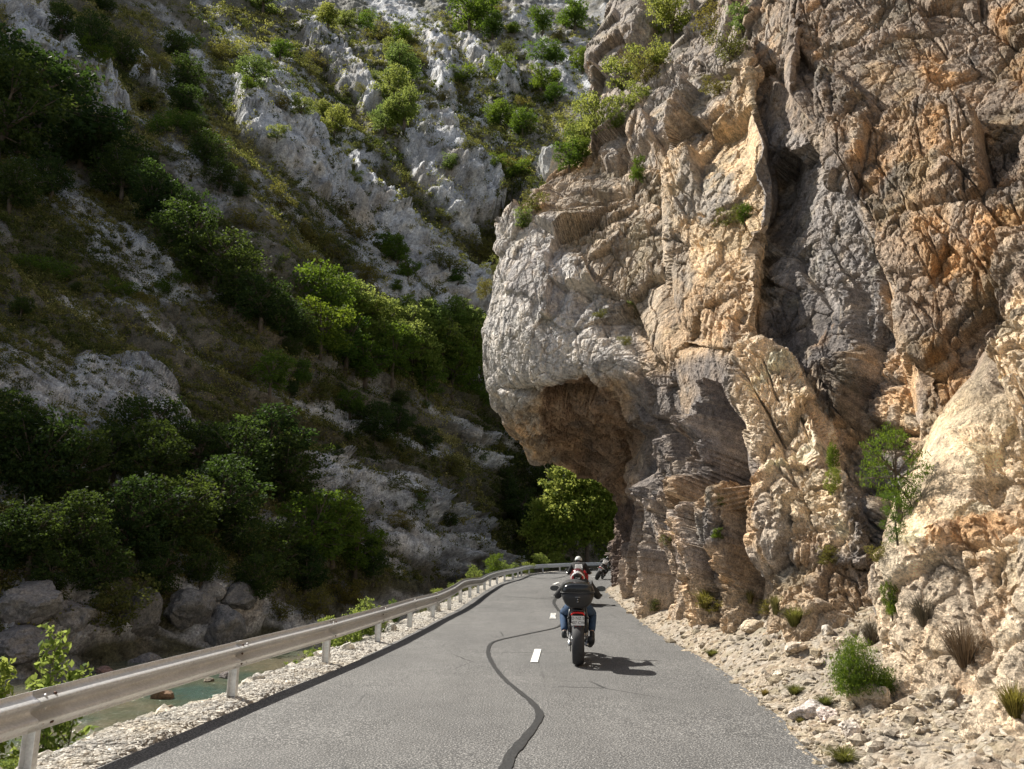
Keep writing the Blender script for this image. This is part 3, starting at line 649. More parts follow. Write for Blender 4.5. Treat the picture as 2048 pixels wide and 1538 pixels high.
outc = [  # rock outcrops: polygon, height, soft
 ([(465,195),(490,180),(560,250),(640,330),(740,440),(640,410),(540,340),(480,290)], 2.6, 8),
 ([(600,60),(640,60),(720,160),(760,230),(740,250),(680,190),(620,120)], 2.4, 9),
 ([(830,262),(860,268),(940,350),(1000,420),(1010,470),(950,470),(880,400),(840,320)], 3.2, 8),
 ([(800,300),(850,340),(930,450),(960,520),(900,480),(830,390)], 2.0, 8),
 ([(850,80),(885,90),(910,180),(900,240),(860,160)], 2.2, 8),
 ([(980,120),(1030,150),(1040,200),(1000,200)], 1.8, 8), ([(920,70),(960,100),(975,170),(935,130)], 1.6, 8),
 ([(20,40),(120,110),(260,250),(240,290),(100,180),(0,100),(0,50)], 2.0, 9),
 ([(250,130),(330,200),(330,240),(260,180)], 1.2, 8),
 ([(590,920),(650,930),(800,1010),(930,1090),(1030,1150),(900,1160),(760,1120),(640,1010)], 2.0, 12),
 ([(700,920),(800,960),(960,1080),(900,1080),(780,1010)], 1.2, 9), ([(910,880),(960,880),(980,940),(920,940)], 1.0, 8),
 ([(690,330),(760,400),(840,490),(800,480),(720,410)], 1.6, 7), ([(840,500),(900,560),(960,620),(940,630),(850,560)], 1.4, 7),
 ([(700,560),(860,600),(930,640),(800,640)], .8, 9), ([(60,840),(110,860),(140,920),(90,930)], 1.2, 8), ([(150,740),(330,760),(370,900),(250,880),(160,800)], .9, 14),
 ([(350,1190),(480,1180),(500,1290),(370,1300)], .8, 10), ([(0,1200),(200,1190),(260,1290),(0,1320)], .8, 12), ([(940,560),(985,600),(985,650),(930,600)], 1.2, 8)]
om = np.zeros(len(q))
for poly, amt, soft in outc:
    k = poly_mask(hbu, hbv, poly, soft); hd += amt * k * .8; om = np.maximum(om, k)
f1, f2, fa, ci = voronoi(S(.12, .42, .3) , 760)
hd += (.7 * fa + .35 * ci) * (.5 + .9 * om)
f1, f2, fb, cj = voronoi(S(.5, 1.5, 1.0), 770)
hd += (.28 * fb + .12 * cj) * (.6 + om)
fine = ridged(S(.25, 1.9, .5), 4, 780)
f1, f2, fc_, _c = voronoi(S(1.1, 3.2, 2.2), 775)
hd += .13 * fc_
hd += .30 * fine * (.5 + om) + .12 * fbm(q * 1.5, 4, 790)
q2 = q + hn * (hd * np.clip(q[:, 1] / 75, .35, 1.8))[:, None]
h2n = grid_normals(q2.reshape(HR, HC, 3)).reshape(-1, 3)
if h2n[:, 2].mean() < 0: h2n = -h2n
veg = fbm(S(.05, .16, .03) + 90, 4, 800) + .5 * fbm(q * .5, 4, 810)
bare = np.clip(sstep(.04, .28, rockm) * .8 + om * sstep(-.5, .1, veg), 0, 1)
upper = sstep(700, 200, hv) * sstep(350, 700, hu); bare = np.clip(bare + .12 * upper * sstep(-.1, .3, ribs2), 0, 1)
rg = np.array([.47, .47, .475]); rs = np.array([.15, .135, .10]); sc = np.array([.085, .08, .04])
hc = np.tile(rs, (len(q), 1)); hc = lay(hc, sc, sstep(-.15, .25, veg) * .85)
hc = lay(hc, rg, bare); hc = lay(hc, np.array([.72, .73, .75]), bare * sstep(.05, .4, fine) * .65)
hc = lay(hc, np.array([.15, .145, .15]), bare * sstep(.15, .45, fbm(S(.06, .9, .2), 4, 820)) * .6)
hc = lay(hc, np.array([.30, .22, .13]), bare * sstep(.2, .45, fbm(q * .2, 3, 830)) * .4)
hill = tag(mesh_np('mountainside', q2, grid_faces(HR, HC), M['hill'], True, attrs={'rock': np.clip(hc, 0, 1)}), kind='structure')

# added crest, out of the frame, shaped to throw shade over the left slope
AH = np.array([-LDIR[1], LDIR[0], 0]); AH = -AH / np.linalg.norm(AH); BH = np.cross(LDIR, AH); BH = BH if BH[2] > 0 else -BH
SHADE = [(-60, -45), (-20, -32), (0, -24.5), (10, -23.5), (18, -24), (27, -26.8), (34, -26.9), (42, -27.1), (47, -28.8), (55, -30.8), (62, -32), (70, -33), (85, -37), (100, -38), (130, -38), (240, -30)]
def crest_mesh():
    T = 330; cols_ = []
    aa = np.linspace(-60, 240, 260); cb = np.interp(aa, [s[0] for s in SHADE], [s[1] for s in SHADE])
    cb = cb + 1.6 * fbm(np.stack([aa * .09, aa * 0, aa * 0], 1), 4, 900)
    for k, (d, back) in enumerate([(0, 0), (-6, 2), (-18, 10), (-45, 30), (-110, 60)]):
        pts = aa[:, None] * AH + (cb + d)[:, None] * BH + (T + 0 * back) * LDIR
        pts = pts + np.array([-.6, .43, 0]) * (-back) * (k > 0)
        cols_.append(pts)
    rear = [cols_[0] + np.array([-14., 10., -4.]), cols_[0] + np.array([-90., 65., -70.])]
    PP = np.stack(rear[::-1] + cols_, 1)
    PP[:, 3:, :] += (2.0 * fbm(PP[:, 3:, :].reshape(-1, 3) * .06, 3, 910)).reshape(len(aa), -1, 1) * np.array([1, -1, .2])
    n = PP.shape[1]
    return mesh_np('shade_crest', PP.reshape(-1, 3), grid_faces(len(aa), n), M['hill'], True, attrs={'rock': np.tile(rg, (len(aa) * n, 1))})
USE_CREST = True
if USE_CREST: tag(crest_mesh(), kind='structure')

# ------------------------------------------------------------------ ray lookup on the built ground
def bvh_of(V, Fq): return BVHTree.FromPolygons([tuple(v) for v in V], [tuple(f) for f in Fq])
def sub(Pg, s):
    a = Pg[::s, ::s]; return a.reshape(-1, 3), grid_faces(a.shape[0], a.shape[1])
_V = []; _F = []; _o = 0
for g_ in [P2g] + SL:
    v_, f_ = sub(g_, 3); _V.append(v_); _F.append(f_ + _o); _o += len(v_)
B_CL = bvh_of(np.concatenate(_V), np.concatenate(_F)); B_HI = bvh_of(*sub(q2.reshape(HR, HC, 3), 3))
B_SC = bvh_of(*sub(SCREE, 1)); B_VE = bvh_of(*sub(VERGE, 1))
ORG = Vector((0, 0, EYE))
def hit(b, u, v):
    r = b.ray_cast(ORG, Vector(ray(u, v)).normalized(), 2000)
    return (np.array(r[0]), np.array(r[1])) if r[0] is not None else (None, None)
def drop(b, x, y, z=200):
    r = b.ray_cast(Vector((x, y, z)), Vector((0, 0, -1)), 2000); return r[0].z if r[0] is not None else None

# ------------------------------------------------------------------ boulders
def ico(sub):
    bm = bmesh.new(); bmesh.ops.create_icosphere(bm, subdivisions=sub, radius=1.0)
    V = np.array([v.co[:] for v in bm.verts]); Fc = np.array([[v.index for v in f.verts] for f in bm.faces]); bm.free(); return V, Fc
ICO = {k: ico(k) for k in (1, 2, 4, 5)}
def rock_mesh(seed, sub=4, flatk=.5, freq=1.3):
    V, Fc = ICO[sub]; V = V.copy(); rs_ = np.random.default_rng(seed)
    for _ in range(16):                                  # chop planes for a fractured outline
        n = rs_.normal(size=3); n /= np.linalg.norm(n); d = rs_.uniform(.58, .88)
        k = V @ n - d; V = V - np.where(k > 0, k * .9, 0)[:, None] * n
    nn = V / np.linalg.norm(V, axis=1, keepdims=True); sh = V * freq + seed * 3.1
    f1, f2, fa, _ = voronoi(sh * 2.2, seed)
    V = V + nn * (.12 * fbm(sh * 1.4, 4, seed) + .10 * fa + .03 * ridged(sh * 5, 3, seed))[:, None]
    return V, Fc
def rock(name, loc, size, seed, label, cat='rock', group=None, rgb=(.42, .38, .33), rz=0.0, sub=4, mat='boulder'):
    V, Fc = rock_mesh(seed, sub); V = V * np.array(size) * (.8 if max(size) < .6 else 1)
    c = np.array(rgb)[None] * (1 + .25 * fbm(V * 2.2 / max(size) + seed, 3, seed))[:, None]
    o = mesh_np(name, V, Fc, M[mat], False, attrs={'rock': c}); o.location = loc; o.rotation_euler = (0, 0, rz)
    return tag(o, label, cat, group)

# stones strewn on both verges and in the river bed: nobody could count them
def stones(name, pts, sizes, rgbs, seed):
    V0, F0 = ICO[1]; n = len(pts); r = np.random.default_rng(seed)
    sc_ = r.uniform(.6, 1.3, (n, 1, 3)) * sizes[:, None, None] * np.array([1, 1, .7])
    V = V0[None] * (1 + r.uniform(-.28, .28, (n, len(V0), 1))) * sc_
    a = r.uniform(0, 6.28, n); ca, sa = np.cos(a)[:, None], np.sin(a)[:, None]
    V = np.stack([V[..., 0] * ca - V[..., 1] * sa, V[..., 0] * sa + V[..., 1] * ca, V[..., 2]], -1) + pts[:, None, :]
    Fc = (F0[None] + (np.arange(n) * len(V0))[:, None, None]).reshape(-1, 3)
    return mesh_np(name, V.reshape(-1, 3), Fc, M['boulder'], False, attrs={'rock': np.repeat(rgbs, len(V0), 0)})
def verge_points(G_, n, d0, d1, y0, y1, seed, power=1.0):
    """random points on a verge sheet (rows along the road, columns across)"""
    r = np.random.default_rng(seed); rows_ = np.where((G_[:, 0, 1] > y0) & (G_[:, 0, 1] < y1) & (np.arange(len(G_)) < 300))[0]
    i = rows_[r.integers(0, len(rows_) - 1, n)]; w = G_.shape[1] - 1
    f = d0 + (d1 - d0) * r.random(n) ** power; j = np.clip((f * w).astype(int), 0, w - 1)
    a = r.random(n)[:, None]; b = (f * w - j)[:, None]
    return G_[i, j] * (1 - a) * (1 - b) + G_[i + 1, j] * a * (1 - b) + G_[i, j + 1] * (1 - a) * b + G_[i + 1, j + 1] * a * b
p1 = verge_points(VERGE, 9000, .02, .26, 2.5, 34, 1); s1 = RNG.uniform(.008, .026, len(p1)) * (1 + 1.2 * (RNG.random(len(p1)) > .95))
k = RNG.uniform(.75, 1.15, (len(p1), 1)); tag(stones('gravel_stones', p1, s1, np.array([.48, .45, .40]) * k, 2), kind='stuff')
p1 = verge_points(VERGE, 2600, .24, .62, 3, 60, 4); s1 = RNG.uniform(.03, .10, len(p1)) * (1 + .5 * (RNG.random(len(p1)) > .96))
k = RNG.uniform(.6, 1.15, (len(p1), 1)); tag(stones('bank_stones', p1, s1, np.array([.48, .44, .37]) * k, 5), kind='stuff')
p1 = verge_points(SCREE, 6000, .03, .75, 3, 34, 6, 1.0); s1 = RNG.uniform(.008, .035, len(p1)) * (1 + 1.6 * (RNG.random(len(p1)) > .93)) * np.interp(p1[:, 1], [5, 20], [1, 1.5])
k = RNG.uniform(.7, 1.2, (len(p1), 1)); tag(stones('scree_stones', p1, s1, np.array([.38, .32, .24]) * k + RNG.uniform(-.03, .05, (len(p1), 1)) * np.array([1, 1, 1.2]), 7), kind='stuff')

rk = [  # verge and river rocks: (u, v, where, size m, label)
 (1625, 1435, 'S', (.34, .22, .17), 'largest pale rock lying in the rubble below the green bush on the right verge', (.62, .55, .50)),
 (1655, 1440, 'S', (.16, .14, .12), 'small pinkish rock touching the largest pale rock on the right verge', (.60, .50, .44)),
 (1740, 1400, 'S', (.30, .22, .2), 'buff rock at the foot of the cliff right of the green bush', (.56, .46, .34)),
 (1700, 1470, 'S', (.18, .15, .13), 'pale rock in the rubble near the lower right corner', (.60, .52, .44)),
 (1560, 1350, 'S', (.11, .1, .06), 'flat stone at the road edge on the right verge', (.5, .44, .36)),
 (1590, 1300, 'S', (.2, .2, .12), 'low dusty rock on the right verge left of the green bush', (.5, .42, .33)),
 (1655, 1265, 'S', (.14, .12, .1), 'round pale stone under the cliff foot above the green bush', (.6, .54, .46)),
 (1505, 1260, 'S', (.3, .25, .16), 'tan rock on top of the rubble bank halfway along the cliff foot', (.52, .42, .3)),
 (515, 1358, 'V', (.14, .12, .08), 'white rock at the water beside the second guardrail post', (.62, .58, .52)),
 (645, 1312, 'V', (.24, .18, .10), 'low white boulder on the gravel behind the third guardrail post', (.58, .54, .48)),
 (697, 1298, 'V', (.16, .13, .12), 'small white boulder behind the guardrail left of the roadside bush', (.62, .58, .5)),
 (782, 1262, 'V', (.22, .16, .16), 'pale round rock in front of the roadside bush behind the guardrail', (.58, .55, .5)),
 (868, 1222, 'V', (.35, .22, .4), 'upright grey rock behind the guardrail near the leaning posts', (.5, .48, .43)),
]
for k, (u, v, wh, s3, lab, rgb) in enumerate(rk):
    b = B_SC if wh == 'S' else B_VE; p, n = hit(b, u, v)
    if p is None: p = G(u, v, .1)
    rock('rock', p + np.array([0, 0, s3[2] * .25]), s3, 40 + k, lab, rgb=rgb, rz=k * 1.3)
for k, (u, v, s3, lab, rgb) in enumerate([
 (325, 1396, (.55, .35, .30), 'brown wet rock sticking out of the river below the guardrail', (.16, .10, .06)),
 (340, 1432, (.50, .30, .30), 'brown mossy rock at the near bank under the guardrail', (.30, .23, .16)),
 (418, 1362, (.34, .25, .18), 'small dark rock in the shallows left of the second post', (.20, .17, .13)),
 (455, 1355, (.55, .3, .28), 'dark rounded boulder in the river just above the second post', (.15, .13, .12)),
 (540, 1350, (.45, .28, .22), 'pale broken rock in the shallows right of the second post', (.50, .46, .40)),
 (575, 1352, (.22, .2, .12), 'pale pebble rock near the water edge right of the second post', (.55, .5, .43)),
 (395, 1450, (.3, .2, .1), 'flat wet stone in the river right of the mossy rock', (.3, .27, .2)),
 (210, 1345, (.5, .35, .25), 'reddish boulder at the far waterline above the guardrail', (.22, .14, .12)),
 (290, 1322, (.7, .5, .3), 'dark boulder at the far waterline right of the reddish one', (.2, .19, .19))]):
    p = G(u, v, -2.6); sc_ = 1.0
    rock('rock', p + np.array([0, 0, s3[2] * .1]), np.array(s3) * 1.0, 60 + k, lab, rgb=rgb, rz=k * .9)
for k, (u, v, s3, lab, rgb) in enumerate([
 (60, 1215, (2.0, 1.6, 1.3), 'rounded grey boulder leftmost on the far river bank', (0.223, 0.211, 0.205)),
 (150, 1240, (1.6, 1.3, 1.1), 'angular grey boulder second from left on the far bank', (0.236, 0.223, 0.217)),
 (40, 1300, (2.4, 1.5, 1.0), 'broad low slab of rock at the far waterline in the left corner', (0.205, 0.192, 0.186)),
 (270, 1240, (1.9, 1.5, 1.9), 'dark boulder under the overhanging bush on the far bank', (0.149, 0.143, 0.136)),
 (385, 1225, (2.0, 1.6, 1.6), 'wide cracked boulder in the middle of the far bank', (0.186, 0.180, 0.174)),
 (440, 1270, (1.9, 1.4, 1.7), 'steep grey boulder standing in the water on the far bank', (0.186, 0.180, 0.177)),
 (415, 1190, (1.2, .9, .8), 'small pale boulder on top of the wide cracked one', (0.260, 0.254, 0.248)),
 (480, 1200, (1.9, 1.4, 1.2), 'sloping boulder right of the small pale one on the far bank', (0.174, 0.167, 0.161)),
 (936, 872, (2.0, 1.4, 1.35), 'flat-topped grey block resting on the shaded slope left of the overhang', (.36, .34, .31))]):
    p, n = hit(B_HI, u, v)
    if p is None: continue
    rock('boulder', p + np.array([0, 0, .1]), np.array(s3) * (.72 if u < 600 else 1), 80 + k, lab, 'boulder', rgb=rgb, rz=k * 1.1)
pp = W(1102, 322, 42)
rock('rock_pinnacle', pp, (.75, .8, 1.6), 97, 'grey pillar of rock standing on the skyline edge left of the cliff bushes', 'rock', rgb=(.42, .42, .41))

# ------------------------------------------------------------------ foliage
def leaves(pts, size, seed, up=.25, aspect=.6, droop=None):
    """one small rhombic leaf per point, folded slightly along its middle"""
    r = np.random.default_rng(seed); n = len(pts); size = np.broadcast_to(size, (n,)) * r.uniform(.6, 1.4, n)
    d = r.normal(size=(n, 3)); d[:, 2] += up; d /= np.linalg.norm(d, axis=1, keepdims=True)
    if droop is not None: d = d * .45 + droop; d /= np.linalg.norm(d, axis=1, keepdims=True)
    e = np.cross(d, r.normal(size=(n, 3))); e /= np.linalg.norm(e, axis=1, keepdims=True) + 1e-9
    L = d * size[:, None]; Wd = e * (size * aspect * .5)[:, None]
    V = np.stack([pts - L * .5, pts + Wd, pts + L * .5, pts - Wd], 1).reshape(-1, 3)
    return V, np.arange(n * 4).reshape(n, 4)
def lobed(lobes, n, seed, clump=10, cs=.16):
    """points in leafy clumps spread through ellipsoidal lobes, thin in the middle"""
    r = np.random.default_rng(seed); lobes = np.array(lobes, float)
    vol = lobes[:, 3] * lobes[:, 4] * lobes[:, 5]; pick = r.choice(len(lobes), max(1, n // clump), p=vol ** .75 / (vol ** .75).sum())
    d = r.normal(size=(len(pick), 3)); d /= np.linalg.norm(d, axis=1, keepdims=True)
    rad = r.uniform(.45, 1.05, len(pick))[:, None]
    c = lobes[pick, :3] + d * rad * lobes[pick, 3:6]
    size = lobes[pick, 3:6].mean(1)[:, None]
    off = r.normal(size=(len(pick), clump, 3)) * cs * size[:, None] * np.array([1, 1, .6])
    return (c[:, None] + off).reshape(-1, 3)
def tube_bm(bm, pts, radii, n=7):
    rings = []; pts = [Vector(p) for p in pts]
    for i, p in enumerate(pts):
        t = (pts[min(i + 1, len(pts) - 1)] - pts[max(i - 1, 0)]).normalized()
        a = t.orthogonal().normalized() if i == 0 else (a_prev - t * a_prev.dot(t)).normalized()
        a_prev = a; b = t.cross(a)
        rings.append([bm.verts.new(p + (a * math.cos(2 * math.pi * k / n) + b * math.sin(2 * math.pi * k / n)) * radii[i]) for k in range(n)])
    for r1, r2 in zip(rings[:-1], rings[1:]):
        for k in range(n): bm.faces.new((r1[k], r1[(k + 1) % n], r2[(k + 1) % n], r2[k]))
    bm.faces.new(rings[0][::-1]); bm.faces.new(rings[-1])
def bm_obj(name, bm, mat, parent=None, smooth=True, bevel=0.0):
    if bevel: bmesh.ops.bevel(bm, geom=[e for e in bm.edges], offset=bevel, segments=2, affect='EDGES', clamp_overlap=True)
    bmesh.ops.recalc_face_normals(bm, faces=bm.faces[:])
    me = bpy.data.meshes.new(name); bm.to_mesh(me); bm.free(); me.materials.append(mat)
    for p in me.polygons: p.use_smooth = smooth
    o = bpy.data.objects.new(name, me); COL.objects.link(o)
    if parent: o.parent = parent
    return o
def wood(lobes, h0, seed, thick=.03, base=(0, 0, 0)):
    r = random.Random(seed); bm = bmesh.new(); base = Vector(base)
    top = Vector((0, 0, h0)) + base
    pts = [base + Vector((0, 0, -.06)), base.lerp(top, .35) + Vector((r.uniform(-.02, .02), r.uniform(-.02, .02), 0)), base.lerp(top, .7) + Vector((r.uniform(-.03, .03), r.uniform(-.03, .03), 0)), top]
    tube_bm(bm, pts, [thick * 1.3, thick, thick * .85, thick * .5])
    for L in lobes:
        c = Vector(L[:3]); s = base.lerp(top, r.uniform(.45, .95)); mid = s.lerp(c, .5) + Vector((0, 0, .03 * (c - s).length))
        tube_bm(bm, [s, mid, c, c + (c - mid) * .6], [thick * .5, thick * .33, thick * .2, thick * .05], 5)
        for _ in range(3):
            e = c + Vector((r.uniform(-1, 1) * L[3], r.uniform(-1, 1) * L[4], r.uniform(-.3, 1) * L[5])) * .8
            tube_bm(bm, [mid, mid.lerp(e, .6), e], [thick * .2, thick * .12, thick * .03], 4)
    return bm
PROTO = []
def tree_proto(name, cat, lobes, h0, nleaf, lsize, lm, seed, thick=.03, part='crown', wpart='trunk', cs=.16, up=.25, aspect=.6):
    root = empty(name)
    V, Fc = leaves(lobed(lobes, nleaf, seed, cs=cs), lsize, seed + 1, up, aspect)
    mesh_np(part, V, Fc, M[lm], False, root)
    bm_obj(wpart, wood(lobes, h0, seed, thick), M['bark'], root)
    root['_cat'] = cat; PROTO.append(root); return root
def round_lobes(seed, n, w, z0, z1, rr):
    r = random.Random(seed); out = []
    for k in range(n):
        z = z0 + (z1 - z0) * (k + .5) / n; ww = w * math.sin(math.pi * min(.96, max(.12, (z - z0 * .6) / (1.02 - z0 * .6)))) ** .7
        a = k * 2.4 + r.uniform(-.5, .5); q_ = ww * r.uniform(.35, .85)
        s = rr * r.uniform(.7, 1.25); out.append((math.cos(a) * q_, math.sin(a) * q_, z, s, s, s * .75))
    return out
KIND = {
 'bright': [tree_proto('tree', 'tree', round_lobes(k, 11, .40, .30, .92, .19), .6, 5200, .038, 'leaf_bright', 10 + k) for k in range(2)],
 'mid': [tree_proto('tree', 'tree', round_lobes(k + 5, 11, .42, .25, .92, .19), .6, 5200, .038, 'leaf_mid', 20 + k) for k in range(2)],
 'dark': [tree_proto('tree', 'tree', round_lobes(k + 9, 12, .46, .22, .92, .20), .6, 5600, .037, 'leaf_dark', 30 + k) for k in range(3)],
 'bush': [tree_proto('bush', 'bush', round_lobes(k + 15, 8, .55, .12, .8, .26), .3, 3200, .045, 'leaf_mid', 40 + k, .02, 'foliage', 'stem') for k in range(2)],
 'yellow': [tree_proto('bush', 'bush', round_lobes(k + 18, 8, .5, .12, .8, .24), .3, 3200, .045, 'leaf_bright', 45 + k, .02, 'foliage', 'stem') for k in range(2)],
 'olive': [tree_proto('bush', 'bush', round_lobes(k + 22, 8, .6, .1, .7, .26), .3, 2600, .045, 'leaf_olive', 50 + k, .02, 'foliage', 'stem') for k in range(2)],
 'juniper': [tree_proto('bush', 'bush', round_lobes(k + 27, 12, .42, .1, .9, .17), .5, 5200, .035, 'leaf_mid', 60 + k, .03, 'foliage', 'stem', up=.8, aspect=.3) for k in range(1)],
}
USED = set()
def place(kind, loc, h, label, group=None, i=0, wide=1.0, rz=None, tilt=0.0, cat=None, name=None):
    lst = KIND[kind]; pr = lst[i % len(lst)]
    o = pr if pr.name not in USED else copy_tree(pr); USED.add(pr.name)
    o.location = loc; o.scale = (h * wide, h * wide, h); o.rotation_euler = (tilt, 0, random.uniform(0, 6.28) if rz is None else rz)
    if '_cat' in o: cat = cat or o['_cat']
    return tag(o, label, cat, group)
ORD = ['first', 'second', 'third', 'fourth', 'fifth', 'sixth', 'seventh', 'eighth', 'ninth', 'tenth', 'eleventh', 'twelfth', 'thirteenth', 'fourteenth', 'fifteenth', 'sixteenth', 'seventeenth', 'eighteenth', 'nineteenth', 'twentieth', 'twenty-first', 'twenty-second', 'twenty-third', 'twenty-fourth', 'twenty-fifth']
def belt(items, kinds, text, group, key=0, grow=1.0):
    """items (u, v of the foot, height px); label = ordinal along the picture's x (key 0) or from the top (key 1)"""
    for n, it in enumerate(sorted(items, key=lambda t: t[key])):
        p, nn = hit(B_HI, it[0], it[1])
        if p is None: continue
        d = np.linalg.norm(p - np.array([0, 0, EYE])); h = it[2] * d / F * 1.02 * grow
        kd = it[3] if len(it) > 3 else kinds
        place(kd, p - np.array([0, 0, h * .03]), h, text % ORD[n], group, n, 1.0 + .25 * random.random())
belt([(800,165,75),(785,215,75),(808,262,90),(770,270,70),(790,130,50)], 'bright', '%s from the top of the bright green trees in the gully beside the white slabs', 'bright trees in the sunlit gully', 1)
belt([(668,278,62),(600,240,48),(505,178,62),(645,240,40),(560,215,35,'olive')], 'bright', '%s from the left of the yellow-green trees on the ledge above the grey rock wedge', 'trees on the ledge above the rock wedge')
belt([(655,62,55),(525,30,60),(690,60,40),(560,120,40,'mid'),(620,150,35,'olive')], 'bright', '%s from the left of the small trees at the top edge above the gully', 'small trees near the top edge')
belt([(940,62,85,'mid'),(985,80,60,'mid'),(1000,262,65,'mid'),(1045,275,60),(1085,70,55),(1082,185,55),(1110,130,45),(1030,350,50,'olive'),(1110,210,45),(975,30,50),(1150,60,60),(1165,150,50)], 'mid', '%s from the left of the trees on the upper slope beside the cliff skyline', 'trees on the upper sunlit slope')
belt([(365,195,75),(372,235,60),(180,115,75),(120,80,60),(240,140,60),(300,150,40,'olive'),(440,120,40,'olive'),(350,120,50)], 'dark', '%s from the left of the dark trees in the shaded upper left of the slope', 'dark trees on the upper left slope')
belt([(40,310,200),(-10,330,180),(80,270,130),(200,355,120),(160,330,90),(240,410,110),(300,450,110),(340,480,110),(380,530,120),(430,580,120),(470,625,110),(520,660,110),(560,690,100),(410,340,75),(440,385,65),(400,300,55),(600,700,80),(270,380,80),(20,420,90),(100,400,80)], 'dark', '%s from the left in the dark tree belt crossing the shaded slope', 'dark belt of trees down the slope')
belt([(655,665,95,'mid'),(700,672,85),(745,705,85),(775,740,75),(805,715,80),(835,690,70),(865,720,85),(905,695,70),(935,715,70),(880,765,90),(825,770,90),(935,770,90),(905,800,85,'mid'),(785,765,80,'mid'),(640,710,80,'mid'),(690,745,80,'mid'),(730,770,70,'mid'),(955,690,50),(850,810,70,'mid'),(950,820,70,'mid')], 'bright', '%s from the left of the bright trees in the sunlit wood beside the overhang', 'sunlit wood left of the overhang', 0, 1.45)
belt([(795,530,60,'mid'),(815,560,50),(770,505,45),(560,420,50,'olive'),(600,470,45,'olive'),(660,520,50,'olive'),(720,480,45,'olive'),(900,540,50,'olive'),(960,520,60,'olive'),(985,480,50,'olive'),(860,600,45,'olive'),(730,560,45,'olive'),(680,430,40,'olive')], 'mid', '%s from the left of the small shrubs on the sunlit scrub slope', 'shrubs on the sunlit scrub slope')
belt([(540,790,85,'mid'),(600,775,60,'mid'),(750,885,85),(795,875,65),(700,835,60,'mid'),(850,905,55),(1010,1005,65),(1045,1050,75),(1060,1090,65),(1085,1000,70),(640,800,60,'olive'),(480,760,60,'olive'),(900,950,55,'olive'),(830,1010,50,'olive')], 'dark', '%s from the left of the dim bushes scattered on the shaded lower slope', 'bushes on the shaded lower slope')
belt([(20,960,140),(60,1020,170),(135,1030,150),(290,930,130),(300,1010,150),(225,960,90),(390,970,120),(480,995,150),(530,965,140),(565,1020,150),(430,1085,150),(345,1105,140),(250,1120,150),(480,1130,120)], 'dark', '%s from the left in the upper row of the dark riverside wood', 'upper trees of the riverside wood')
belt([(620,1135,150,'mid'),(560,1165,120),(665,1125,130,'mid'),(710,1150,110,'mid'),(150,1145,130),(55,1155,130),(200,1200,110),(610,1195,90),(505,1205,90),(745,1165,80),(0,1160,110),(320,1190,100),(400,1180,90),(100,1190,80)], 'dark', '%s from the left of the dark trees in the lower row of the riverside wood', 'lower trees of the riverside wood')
belt([(235,1258,110,'olive'),(180,1245,60,'olive'),(630,1235,70,'olive'),(690,1212,60,'olive'),(560,1240,50,'olive')], 'olive', '%s from the left of the dull shrubs hanging over the far river bank', 'shrubs on the far river bank')

r_ = random.Random(3); sm = []
while len(sm) < 130:
    u_, v_ = r_.uniform(10, 1190), r_.uniform(15, 1100)
    if v_ > 640 and not (560 < u_ < 1080): continue
    sm.append((u_, v_, r_.uniform(20, 46)))
for n_, (u_, v_, h_) in enumerate(sm):
    p, nn = hit(B_HI, u_, v_)
    if p is None or hit(B_CL, u_, v_)[0] is not None: continue
    d = np.linalg.norm(p - np.array([0, 0, EYE])); h = h_ * d / F
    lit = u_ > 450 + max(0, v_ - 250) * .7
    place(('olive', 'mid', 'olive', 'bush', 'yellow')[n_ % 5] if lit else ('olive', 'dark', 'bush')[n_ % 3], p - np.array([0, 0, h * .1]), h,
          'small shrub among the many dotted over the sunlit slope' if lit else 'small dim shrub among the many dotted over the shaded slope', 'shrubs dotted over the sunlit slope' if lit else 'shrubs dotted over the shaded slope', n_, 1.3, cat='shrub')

# scrub and grass cover of the slope: a mass nobody could count
def scrub():
    r = np.random.default_rng(5); Hp = q2.reshape(HR, HC, 3); n = 32000
    vg = (sstep(-.5, .05, veg) * (1 - .8 * om) * (1 - .6 * bare) + .10).reshape(HR, HC)
    i = r.integers(30, HR - 70, n * 3); j = r.integers(20, HC - 20, n * 3)
    keep = (r.random(n * 3) < vg[i, j]); uu, vv = project(Hp[i, j]); keep &= (uu > -150) & (uu < 1300) & (vv > -80) & (vv < 1330)
    i, j = i[keep][:n], j[keep][:n]; p = Hp[i, j]; n = len(p); d = p[:, 1]
    s = r.uniform(.35, 1.0, n) * np.clip(d / 95, .45, 1.6)
    K = 40; off = r.normal(size=(n, K, 3)) * np.array([.42, .42, .34]) + np.array([0, 0, .35]); pts = (p[:, None] + off * s[:, None, None]).reshape(-1, 3)
    ls = np.repeat(np.clip(d * .0025, .11, .5) * r.uniform(.7, 1.3, n), K)
    V, Fc = leaves(pts, ls, 6, .6, .55)
    tone = np.clip(.5 + .9 * fbm(p * .07, 4, 55) + r.normal(size=n) * .22, 0, 1)
    c3 = np.array([[.052, .066, .022], [.115, .118, .042], [.21, .19, .075], [.33, .29, .13]])
    cc = np.stack([np.interp(tone, [0, .4, .75, 1], c3[:, k]) for k in range(3)], 1)
    return mesh_np('hillside_scrub', V, Fc, M['scrub'], False, attrs={'tone': np.repeat(cc, K * 4, 0)})
m, nt, out = newmat('scrub_leaves'); N = NT(nt)
geo = N.n.new('ShaderNodeNewGeometry'); c = N.mix(1.0, N.attr('tone'), N.ramp(geo.outputs['Random Per Island'], [(0, .65), (1, 1.4)]), 'MULTIPLY')
b_ = N.n.new('ShaderNodeBsdfDiffuse'); N.l.new(c, b_.inputs[0]); t_ = N.n.new('ShaderNodeBsdfTranslucent'); N.l.new(N.mix(1.0, c, (1.3, 1.5, .8), 'MULTIPLY'), t_.inputs[0])
